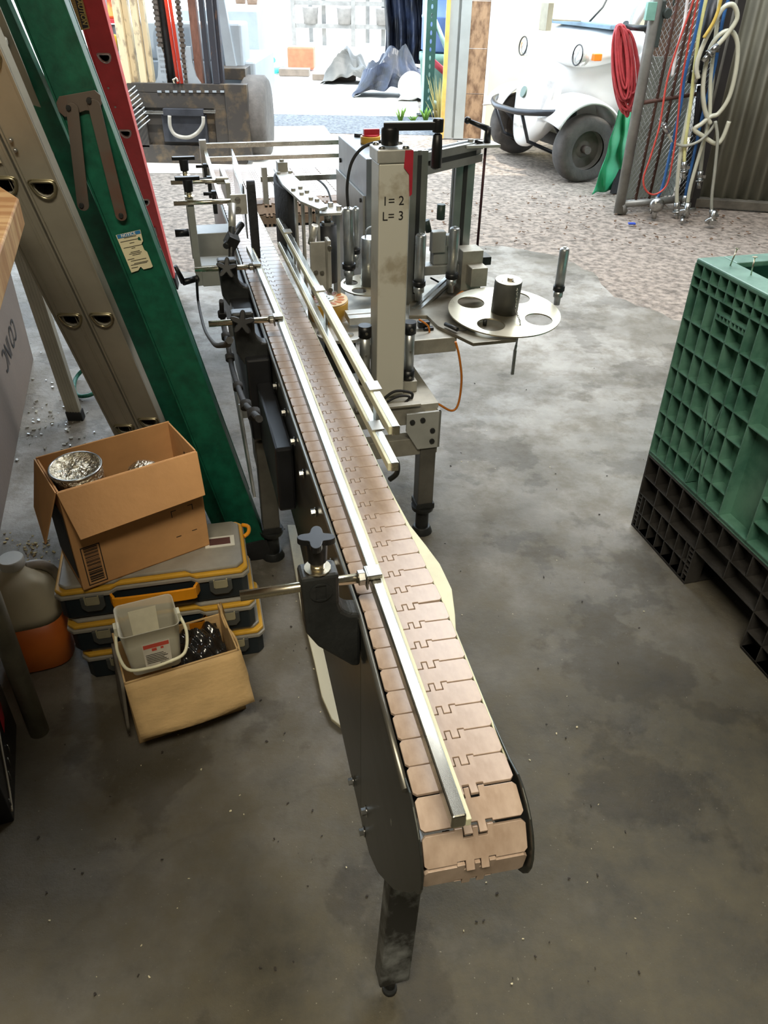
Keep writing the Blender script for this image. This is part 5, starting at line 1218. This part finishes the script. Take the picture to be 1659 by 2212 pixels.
q.tube(smooth_path([V(.12, .62, .52), V(.34, .46, .50), V(.44, .22, .48), V(.46, 0, .48), V(.44, -.22, .48), V(.34, -.46, .50), V(.12, -.62, .52)], 4), .026, 8)
for s_ in (1, -1): q.tube([V(.43, s_ * .26, .48), V(.33, s_ * .24, .25), V(.1, s_ * .3, .16)], .016, 8).tube([V(.30, s_ * .50, .49), V(.05, s_ * .40, .24)], .018, 8)
q.build('tube_bumper', mat('dark_bumper_tube', (52, 54, 58), .32, .5), gc)
q = MB(); q.cyl((.283, .0, .60), (.300, 0, .605), .045, n=24); q.build('round_badge', mat('green_grey_badge', (84, 104, 92), .4), gc)
for s_ in (1, -1):
    q = MB(); q.prism([V(.20, s_ * .26, .72), V(.15, s_ * .30, .71), V(.18, s_ * .29, .48), V(.23, s_ * .22, .43)], (.02, s_ * .006, 0)); q.build('inset_panel', mat('pale_inset', (206, 208, 210), .5), gc, bevel=.004)
q = MB(); q.bx(.27, .305, -.10, -.02, .33, .35).cut().bx(.27, .305, .02, .10, .33, .35); q.build('plate_bracket', mat('pale_bracket', (200, 196, 188), .5), gc)
q = MB(); q.bx(-.5, .05, -.35, .35, .2, .30); q.build('chassis', DARK, gc)

# ------------------------------------------------------------------ gate, hoses, tarp
g0, g1_ = V(1.69, 5.94, 0), V(2.30, 6.18, 0); gd = (g1_ - g0).normalized(); gn = V(gd.y, -gd.x, 0)
gt = thing('chain_link_gate', 'open steel gate frame with chain link mesh and rusty bars', 'gate', g0)
GP = mat('grey_galvanised_pipe', (150, 150, 144), .45, .5, .15, 10)
def Gp(s_, z_, o=0.0): return g0 + gd * s_ + V(0, 0, z_) + gn * o
q = MB(); q.cyl(Gp(0, .0), Gp(0, 2.6), .036, n=20); q.build('gate_post', GP, gt)
q = MB(); q.cyl(Gp(0, .06), Gp(.62, .06), .026).cyl(Gp(0, .06), Gp(.04, .0), .036).cyl(Gp(0, 2.5), Gp(.62, 2.5), .024).cyl(Gp(.62, .06), Gp(.62, 2.5), .024); q.build('frame_tube', GP, gt)
RB = mat('rust_brown_bar', (96, 68, 58), .65, .3, .25, 10)
q = MB()
for s_ in (.13, .25): q.bx(0, 0, 0, 0, 0, 0) if False else q.cyl(Gp(s_, .06), Gp(s_ + .06, 2.5), .011, n=8)
q.cyl(Gp(.0, .72), Gp(.62, .78), .014, n=8).cyl(Gp(.0, 1.40), Gp(.62, 1.42), .014, n=8); q.build('rusty_bar', RB, gt)
q = MB(); cw = .036; k = -70
for k in range(-66, 18):
    for sg in (1, -1):
        # lines z = z0 + sg*1.25*s clipped to the frame
        z0 = (k + 66) * cw * 1.25 * 1.0 + (-.6 if sg > 0 else .12); pts_ = []
        for s_ in [i * .0125 for i in range(0, 50)]:
            z_ = z0 + sg * 1.25 * s_
            if .07 < z_ < 2.48: pts_.append(Gp(s_, z_, .003 * sg))
        if len(pts_) > 1: q.tube([pts_[0], pts_[-1]], .0022, 4)
q.build('chain_link_mesh', GALV, gt)
q = MB(); q.box(Gp(.02, 1.18, -.0), (.08, .05, .26)).cyl(Gp(.06, 1.24, .03), Gp(.06, 1.24, .06), .03).cyl(Gp(.10, 1.28, .04), Gp(.10, 1.60, .04), .006); q.build('latch_box', mat('worn_dark_latch', (62, 70, 66), .5, .3), gt, bevel=.006)
MB().box(Gp(-.045, 1.25, .01), (.06, .05, .10)).build('latch_plate', mat('mint_plate', (120, 168, 152), .5), gt, bevel=.003)
fix(gt)
def loose(nm, m, label, cat, mb, **k): return tag(mb.build(nm, m, **k), label, cat)
q = MB(); q.prism([Gp(.10, .05, -.16), Gp(.60, .05, -.16), Gp(.60, .98, -.16), Gp(.15, .98, -.16)], -gn * .02)
loose('sheet_metal', mat('pale_green_grey_panel', (166, 172, 160), .6, 0, .06, 3), 'pale green-grey metal sheet standing behind the chain link gate', 'metal sheet', q)
q = MB(); q.prism([Gp(.18, 0.02, -.24), Gp(.58, .02, -.24), Gp(.58, 1.72, -.24), Gp(.26, 1.72, -.24)], -gn * .03)
loose('plywood_sheet', mat('brown_stained_board', (140, 112, 92), .7, 0, .2, 4), 'brown stained board standing behind the pale panel at the gate', 'board', q)
q = MB(); q.prism([Gp(.56, 0.0, .02), Gp(.70, .0, .02), Gp(.70, 2.6, .02), Gp(.56, 2.6, .02)], -gn * .08)
struct(q.build('trim_6', mat('dark_door_post', (50, 46, 44), .7)))
# green tarp over a leaning tyre or board
q = MB()
def tarp(a, c):
    p = Zp(1292 + 74 * a, 422 - 8 * a, 0).lerp(Yp(1348 + 30 * a, 235, 6.38), c)
    wv = .03 * math.sin(a * 13 + c * 5) + .02 * math.sin(c * 17 + a * 4)
    return V(p.x + .10 * (a - .5) * (1 - c * .5) + wv * .5, p.y + wv + .18 * a, max(.005, p.z + .012 * math.sin(a * 19)))
q.grid(tarp, 26, 26)
loose('green_tarp', mat('green_tarpaulin', (44, 172, 118), .5, 0, .14, 6), 'crumpled bright green tarp draped beside the gate post', 'tarp', q, solid=.004)
q = MB(); p = Zp(1330, 425, 0); q.prism([p + V(-.02, .12, 0), p + V(.16, .16, 0), p + V(.26, .42, .62), p + V(.14, .40, .62)], V(.05, .12, 0))
loose('rubber_mat', RUB, 'dark rubber slab leaning under the green tarp', 'rubber slab', q)
# coiled red hose
q = MB(); RH = mat('faded_red_hose', (186, 66, 70), .5, 0, .15, 20); random.seed(4)
for k in range(20):
    cx = 1350 + random.uniform(-11, 11); w_ = random.uniform(7, 24); y0 = 52 + random.uniform(0, 16); y1 = 225 + random.uniform(-45, 30); Yd = 6.15 + random.uniform(-.09, .09)
    lp = []
    for i in range(18):
        t = 2 * math.pi * i / 18; lp.append(Yp(cx + w_ * math.sin(t) + (y1 - y0) * .0 - 6 * math.cos(t), (y0 + y1) / 2 - (y1 - y0) / 2 * math.cos(t), Yd + .03 * math.cos(t)))
    q.tube(smooth_path(lp, 2, True), .0085, 7, closed=True)
loose('hose_coil', RH, 'thick coil of faded red hose hanging by the gate post', 'hose', q)
q = MB(); q.cyl(Yp(1352, 58, 6.22), Yp(1400, 62, 5.98), .018).cyl(Yp(1352, 58, 6.22), Yp(1352, 50, 6.20), .02); loose('hose_hook', DARK, 'dark steel hook on the gate post carrying the red hose coil', 'hook', q)
def hose(label, pp, r, m, Y=5.86, ends=None, col=None, nm='hose'):
    pts_ = smooth_path([Yp(x, y, Y + (d_[0] if d_ else 0)) for x, y, *d_ in pp], 6)
    o = MB().tube(pts_, r, 8).build(nm, m); tag(o, label, 'hose', 'hoses hanging beside the gate')
    if ends:
        q = MB()
        for e in ends:
            q.cut()
            p = pts_[e]; pr = pts_[e - 1] if e else pts_[1]; d_ = (p - pr).normalized()
            q.cyl(p - d_ * .01, p + d_ * .05, r * 1.5, n=12).cyl(p + d_ * .05, p + d_ * .062, r * 2.1, n=14).cyl(p + d_ * .06, p + d_ * .11, r * 1.1, n=10).box(p + d_ * .03 + V(.025, 0, 0), (.03, .012, .02))
        q.build('hose_fitting', STEEL, o)
    return o
CLR = mat('milky_clear_hose', (196, 194, 172), .3, 0, .06, 10, spec=.6)
CLRD = mat('dusty_clear_hose', (158, 158, 144), .35, 0, .08, 10)
BLU = mat('blue_hose', (44, 92, 146), .45); YLW = mat('yellowish_hose', (206, 202, 138), .35); REDT = mat('thin_red_hose', (188, 70, 58), .45); WHI = mat('white_hose', (222, 218, 214), .4)
hose('thick milky hose looped high and knotted in a long oval against the corrugated wall', [(1535, 268), (1522, 235), (1519, 180), (1532, 110), (1555, 75), (1580, 68), (1593, 95), (1590, 150), (1575, 210), (1552, 245), (1535, 252), (1515, 268), (1500, 280), (1520, 295), (1545, 310), (1560, 300), (1575, 262)], .015, CLR, 5.84)
hose('milky hose bowed over the top of the hose bundle', [(1508, 170), (1505, 140), (1520, 95), (1545, 45), (1565, 15), (1585, 12), (1592, 40), (1570, 75), (1548, 100)], .015, CLR, 5.80, ends=[-1])
hose('pair-length milky hose running down to the floor fitting left of the knot', [(1556, -20), (1548, 60), (1535, 170), (1532, 260), (1512, 330), (1492, 400), (1484, 445)], .013, CLR, 5.87, ends=[-1])
hose('blue hose reaching the floor between the clear hoses', [(1520, -20), (1505, 60), (1480, 160), (1470, 230), (1448, 330), (1432, 400), (1420, 428)], .011, BLU, 5.82, ends=[-1])
hose('second blue hose ending in the blue coupling near the floor', [(1580, -20), (1562, 40), (1545, 140), (1520, 240), (1500, 330), (1486, 392), (1480, 425)], .011, BLU, 5.90, ends=[-1])
hose('thin red hose making a low loop in front of the gate mesh', [(1512, -20), (1490, 80), (1472, 180), (1462, 280), (1452, 350), (1440, 400), (1415, 420), (1396, 412), (1390, 385), (1405, 340), (1425, 270), (1440, 180), (1460, 110), (1495, 10), (1500, -20)], .0065, REDT, 5.78)
hose('white hose running straight down over the gate mesh', [(1487, -20), (1478, 50), (1462, 110), (1452, 165)], .010, WHI, 5.80)
hose('yellowish hose ending in a flared cup', [(1530, -20), (1512, 60), (1500, 150), (1490, 240), (1480, 310), (1478, 352)], .012, YLW, 5.84, ends=[-1])
hose('milky hose dropping from the first coupling to the ground valve', [(1500, 175), (1488, 240), (1470, 330), (1463, 400), (1462, 440)], .014, CLR, 5.85, ends=[0, -1])
hose('thin dusty hose hanging straight down from the knot to its own floor valve', [(1545, 262), (1550, 300), (1545, 360), (1538, 420), (1537, 455)], .011, CLRD, 5.80, ends=[-1])
hose('dusty hose swinging in a shallow arc below the knot', [(1441, 285), (1455, 308), (1480, 315), (1510, 305), (1532, 285), (1548, 262)], .010, CLRD, 5.82, ends=[0])
hose('short yellow tube end crossing in front of the milky loops', [(1562, -20), (1552, 20), (1540, 50), (1520, 82)], .011, mat('amber_tube', (206, 176, 84), .35), 5.76)
hose('dusty hose hanging behind the others with a plain end', [(1538, 105), (1540, 160), (1530, 250), (1520, 310), (1513, 372)], .014, CLRD, 5.95, ends=[-1])
q = MB(); q.cyl(Yp(1555, -40, 5.98), Yp(1500, 180, 5.98), .05).cyl(Yp(1516, 185, 5.96), Yp(1505, 290, 5.96), .03); loose('black_sleeve', BLACK, 'thick black pipe sleeve behind the hanging hoses', 'pipe', q)
q = MB(); p = Yp(1418, 442, 5.78); q.lathe([(.02, -.02), (.048, -.005), (.05, .02), (.02, .035)], p, Matrix.Rotation(R(90), 3, 'X'), 20); q.cyl(p, V(p.x, p.y, .005), .018); loose('pressure_gauge', STEEL, 'small round steel gauge on the ground at the end of the blue hose', 'gauge', q)
q = MB(); p = Zp(1480, 470, .03); q.cyl(p, p + V(0, 0, .10), .02).cyl(p + V(-.05, 0, .04), p + V(.06, 0, .06), .014).cyl(p + V(-.02, 0, -.0), p + V(-.03, -.05, -.02), .012); loose('floor_valve', STEEL, 'shiny steel valve fitting lying below the milky hoses', 'valve', q)
q = MB(); p = Zp(1538, 480, .03); q.cyl(p, p + V(0, 0, .08), .018).cyl(p + V(-.05, 0, .0), p + V(.03, 0, .05), .013).box(p, (.05, .04, .03)); loose('floor_valve', STEEL, 'shiny steel valve at the foot of the thin dusty hose', 'valve', q)
q = MB(); q.box(Zp(1365, 483, .008), (.05, .03, .012)); loose('blue_scrap', mat('blue_scrap', (40, 70, 170), .5), 'tiny blue scrap on the asphalt in front of the gate', 'scrap', q, bevel=.004)

# ------------------------------------------------------------------ yard beyond the doorway
RY = 10.55
ru = thing('pallet_rack_upright', 'dark green perforated rack upright with pale braces by the steel jamb', 'rack upright', Zp(928, 250, 0))
xa, xb = Yp(918, 150, RY).x, Yp(938, 150, RY).x
q = MB(); hl = []
z_ = .10
while z_ < 2.3: hl.append([V((xa + xb) / 2 + .012 * math.cos(a) + .0, RY, z_ + .026 * math.sin(a)) for a in [R(k * 45) for k in range(8)]]); z_ += .085
q.prism([V(xa, RY, 0), V(xb, RY, 0), V(xb, RY, 2.4), V(xa, RY, 2.4)], (0, .004, 0), hl); q.bx(xa - .004, xa, RY, RY + .08, 0, 2.4).bx(xb, xb + .004, RY, RY + .08, 0, 2.4)
q.build('upright_post', mat('dark_green_rack', (40, 78, 70), .5, .1, .1, 8), ru)
q = MB(); q.bx(xa - .03, xa - .004, RY, RY + .06, 0, 2.4); q.build('upright_flange', mat('sun_painted_rack_edge', (196, 226, 224), .5), ru)  # sunlight on the flange painted as a pale copy of the rack green
q = MB(); a, b_ = Yp(930, 20, RY + .05), Yp(972, 125, RY + .05); q.tube([a, b_], .028, 6).cut().tube([Yp(924, 215, RY + .05), Yp(955, 228, RY + .05)], .024, 6); q.build('brace', mat('pale_mint_brace', (168, 206, 206), .5), ru)
q = MB(); q.tube([Yp(935, 133, RY + .2), Yp(968, 162, RY + .2)], .045, 4); q.build('red_beam', mat('red_beam', (176, 54, 66), .5), ru)
q = MB(); q.bx(xa - .08, xb + .06, RY - .05, RY + .13, 0, .01); q.build('base_plate', DARK, ru)
fix(ru)
def dpt(px, py, dep=0): return Zp(px, py, 0)
dx = Yp(955, 100, 11.3)
q = MB(); q.lathe([(.22, .62), (.285, .65), (.285, .98), (.292, .99), (.292, 1.01), (.285, 1.02), (.285, 1.32), (.292, 1.33), (.285, 1.35), (.285, 1.52)], (dx.x + .02, 11.3, 0), n=36)
dr_ = q.build('drum', mat('blue_plastic_drum', (92, 118, 172), .4, 0, .06, 4)); tag(dr_, 'blue plastic drum on the green bin behind the rack upright', 'drum')
dr_['category'] = 'drum'
text('OIL', .10, (dx.x - .02, 11.3 - .288, 1.42), (1, 0, 0), (0, 0, 1), INK, dr_, off=.003)
q = MB(); q.lathe([(.20, 0), (.25, .02), (.29, .52), (.305, .54), (.305, .62), (.28, .62)], (dx.x + .02, 11.3, 0), n=36)
o = q.build('plastic_bin', mat('dull_green_bin', (88, 122, 112), .5, 0, .1, 5)); tag(o, 'tall dull green bin under the blue drum behind the rack upright', 'bin')
# black sheeting hanging and heaped
BT = mat('black_blue_sheeting', (38, 46, 66), .42, 0, .35, 3, spec=.4, col2=(14, 16, 22), thr=(.4, .6))
def crumple(px0, px1, pyb, Y, h_, m, nm, label, cat, seed, nd=26, amp=.16, dep=.7, hang=False):
    random.seed(seed); ph = [random.uniform(0, 6) for _ in range(8)]
    a0, a1 = Zp(px0, pyb, 0), Zp(px1, pyb, 0); q = MB()
    def f(a, c):
        x = a0.x + (a1.x - a0.x) * a; y = Y + dep * c
        if hang: return V(x + .02 * math.sin(c * 9), Y + .07 * math.sin(a * 22 + ph[0] + c * 2) + .04 * math.sin(a * 47 + c * 5), h_[0] + (h_[1] - h_[0]) * c)
        e = (math.sin(math.pi * a) ** .6) * (math.sin(math.pi * min(1, c * .9 + .05)) ** .7)
        nz = 1 - abs(noise.noise(V(x * 2.6 + seed, y * 2.6, 0))) * 2.2; n2 = noise.noise(V(x * 7 + seed, y * 7, 3)); n3 = noise.noise(V(x * 5, y * 5, 9 + seed))
        z_ = h_ * e * (.62 + .38 * nz) + amp * e * n2
        return V(x + .10 * n3, y + .10 * n2, max(.0, z_))
    q.grid(f, nd * 2, nd, smooth=False)
    return loose(nm, m, label, cat, q, solid=.006)
crumple(770, 925, 203, 12.1, .62, BT, 'black_sheeting', 'crumpled heap of black blue plastic sheeting in the sunny yard', 'sheeting', 2)
crumple(828, 925, 205, 12.9, (.35, 2.2), BT, 'hanging_sheeting', 'black plastic sheeting hanging in folds behind the sheeting heap', 'sheeting', 5, hang=True)
crumple(690, 800, 190, 13.6, .50, mat('grey_tarp', (74, 72, 66), .5, 0, .3, 3), 'grey_tarp', 'grey crumpled tarp heap between the orange box and the black sheeting', 'tarp', 8)
crumple(865, 930, 206, 11.85, .14, mat('white_sheeting_edge', (224, 222, 214), .5, 0, .05, 4), 'white_sheeting', 'white underside of plastic sheeting spilling onto the sunlit ground', 'sheeting', 12, dep=.5)
p = Zp(884, 206, 0); q = MB(); q.cyl((p.x, 11.9, .17), (p.x + .02, 12.05, .17), .17, n=32).cyl((p.x + .01, 11.895, .19), (p.x + .01, 11.91, .19), .02).cyl((p.x + .01, 11.895, .12), (p.x + .01, 11.91, .12), .02)
loose('white_disc', mat('white_round_lid', (236, 232, 226), .5), 'white round lid with two holes leaning on the sheeting heap', 'lid', q)
q = MB(); p = Zp(655, 152, 0); q.bx(p.x - .26, p.x + .2, p.y - .1, p.y + .3, .02, .36); loose('orange_crate', mat('faded_orange', (196, 96, 66), .6), 'faded orange box standing in the sunlit yard', 'box', q, bevel=.03)
q = MB(); p = Zp(620, 160, 0); q.bx(p.x - .1, p.x + .4, p.y - .3, p.y, 0, .10).bx(p.x + .5, p.x + 1.2, p.y - .8, p.y - .5, 0, .08); loose('scrap_blocks', mat('pale_scrap', (112, 100, 88), .7), 'pale scrap blocks on the sunlit ground before the orange box', 'scrap', q)
q = MB(); q.tube(smooth_path([Zp(x, y, .05) for x, y in ((505, 150), (520, 146), (545, 150), (560, 152), (590, 153), (612, 150))], 5), .05, 8).tube(smooth_path([Zp(x, y, .12) for x, y in ((560, 130), (575, 126), (590, 130))], 5), .05, 8)
loose('teal_hose', mat('teal_hose', (70, 200, 200), .5), 'teal hose lying across the sunlit yard', 'hose', q)
# pale racking in the far yard
fr = thing('yard_racking', 'pale sun-bleached metal racking standing far back in the yard', 'rack', Zp(745, 100, 0))
base_ = Zp(745, 100, 0); PR = mat('bleached_racking', (120, 118, 114), .5)
for k, (dx_, dy_) in enumerate(((-1.2, 0), (-.5, .2), (.2, 0), (.9, .3), (1.6, 0), (-.9, 1.2), (.5, 1.2), (1.3, 1.3))):
    MB().bx(base_.x + dx_ - .05, base_.x + dx_ + .05, base_.y + dy_, base_.y + dy_ + .08, 0, 3.2).build('post', PR, fr)
for z_ in (.35, .8, 1.3, 1.8):
    MB().bx(base_.x - 1.25, base_.x + 1.65, base_.y + .02, base_.y + .08, z_, z_ + .09).build('beam', PR, fr)
random.seed(31)
fix(fr)
for k, (dx_, z_, lab_) in enumerate(((-.8, .44, 'grey tub furthest from the black sheeting,'), (.0, .44, 'grey tub between two others,'), (.9, .44, 'grey tub nearest the black sheeting,'))):
    q = MB(); q.lathe([(.16, 0), (.19, .3), (.2, .32), (.05, .33)], (base_.x + dx_, base_.y + .1, z_), n=20); loose('grey_tub', mat('grey_tub', (130, 126, 122), .6), lab_ + ' standing on the far pale racking', 'tub', q)
for p_, lb in ((Zp(520, 8, 0), 'dark brown pot standing alone in the far yard'), (Zp(545, 10, 0), 'pale pot beside the dark pot in the far yard')):
    q = MB(); q.lathe([(.25, 0), (.35, .5), (.1, .55)], p_, n=16); loose('yard_pot', mat('brown_pot' if 'dark' in lb else 'pale_pot', (110, 90, 76) if 'dark' in lb else (200, 190, 180), .7), lb, 'pot', q)
# weeds
GRS = mat('grass_green', (120, 160, 60), .6, 0, .2, 10); DRY = mat('dry_grass', (196, 184, 120), .7, 0, .15, 10)
def weed(label, px, py, h_, n, m, sp, seed, leafw=.006, cat='weed', nm='weed', Yo=0):
    random.seed(seed); p = Zp(px, py, 0) + V(0, Yo, 0); q = MB()
    for k in range(n):
        a = random.uniform(0, 6.28); hh = h_ * random.uniform(.5, 1); s_ = sp * random.uniform(.2, 1)
        b_ = p + V(math.cos(a), math.sin(a), 0) * s_ * .15; t = p + V(math.cos(a) * s_, math.sin(a) * s_, hh); mid = b_.lerp(t, .55) + V(0, 0, hh * .15)
        q.tube([b_, mid, t], [leafw, leafw * .8, .0006], 4)
    return loose(nm, m, label, cat, q)
weed('tall pale grass tuft growing against the steel door jamb', 948, 285, .55, 70, DRY, .20, 1, .005, 'grass', 'grass_tuft')
weed('small green weed in the gravel left of the rack upright', 865, 262, .16, 14, GRS, .10, 2, .012)
weed('small green weed at the foot of the rack upright', 920, 262, .15, 14, GRS, .10, 3, .012)
weed('low green weed between the gravel and the rack upright', 893, 262, .08, 12, GRS, .08, 4, .010)
weed('green weed behind the clamp lever by the strand board', 990, 290, .16, 14, GRS, .10, 6, .010)
weed('green weed at the foot of the strand board', 1012, 292, .17, 14, GRS, .08, 7, .010)
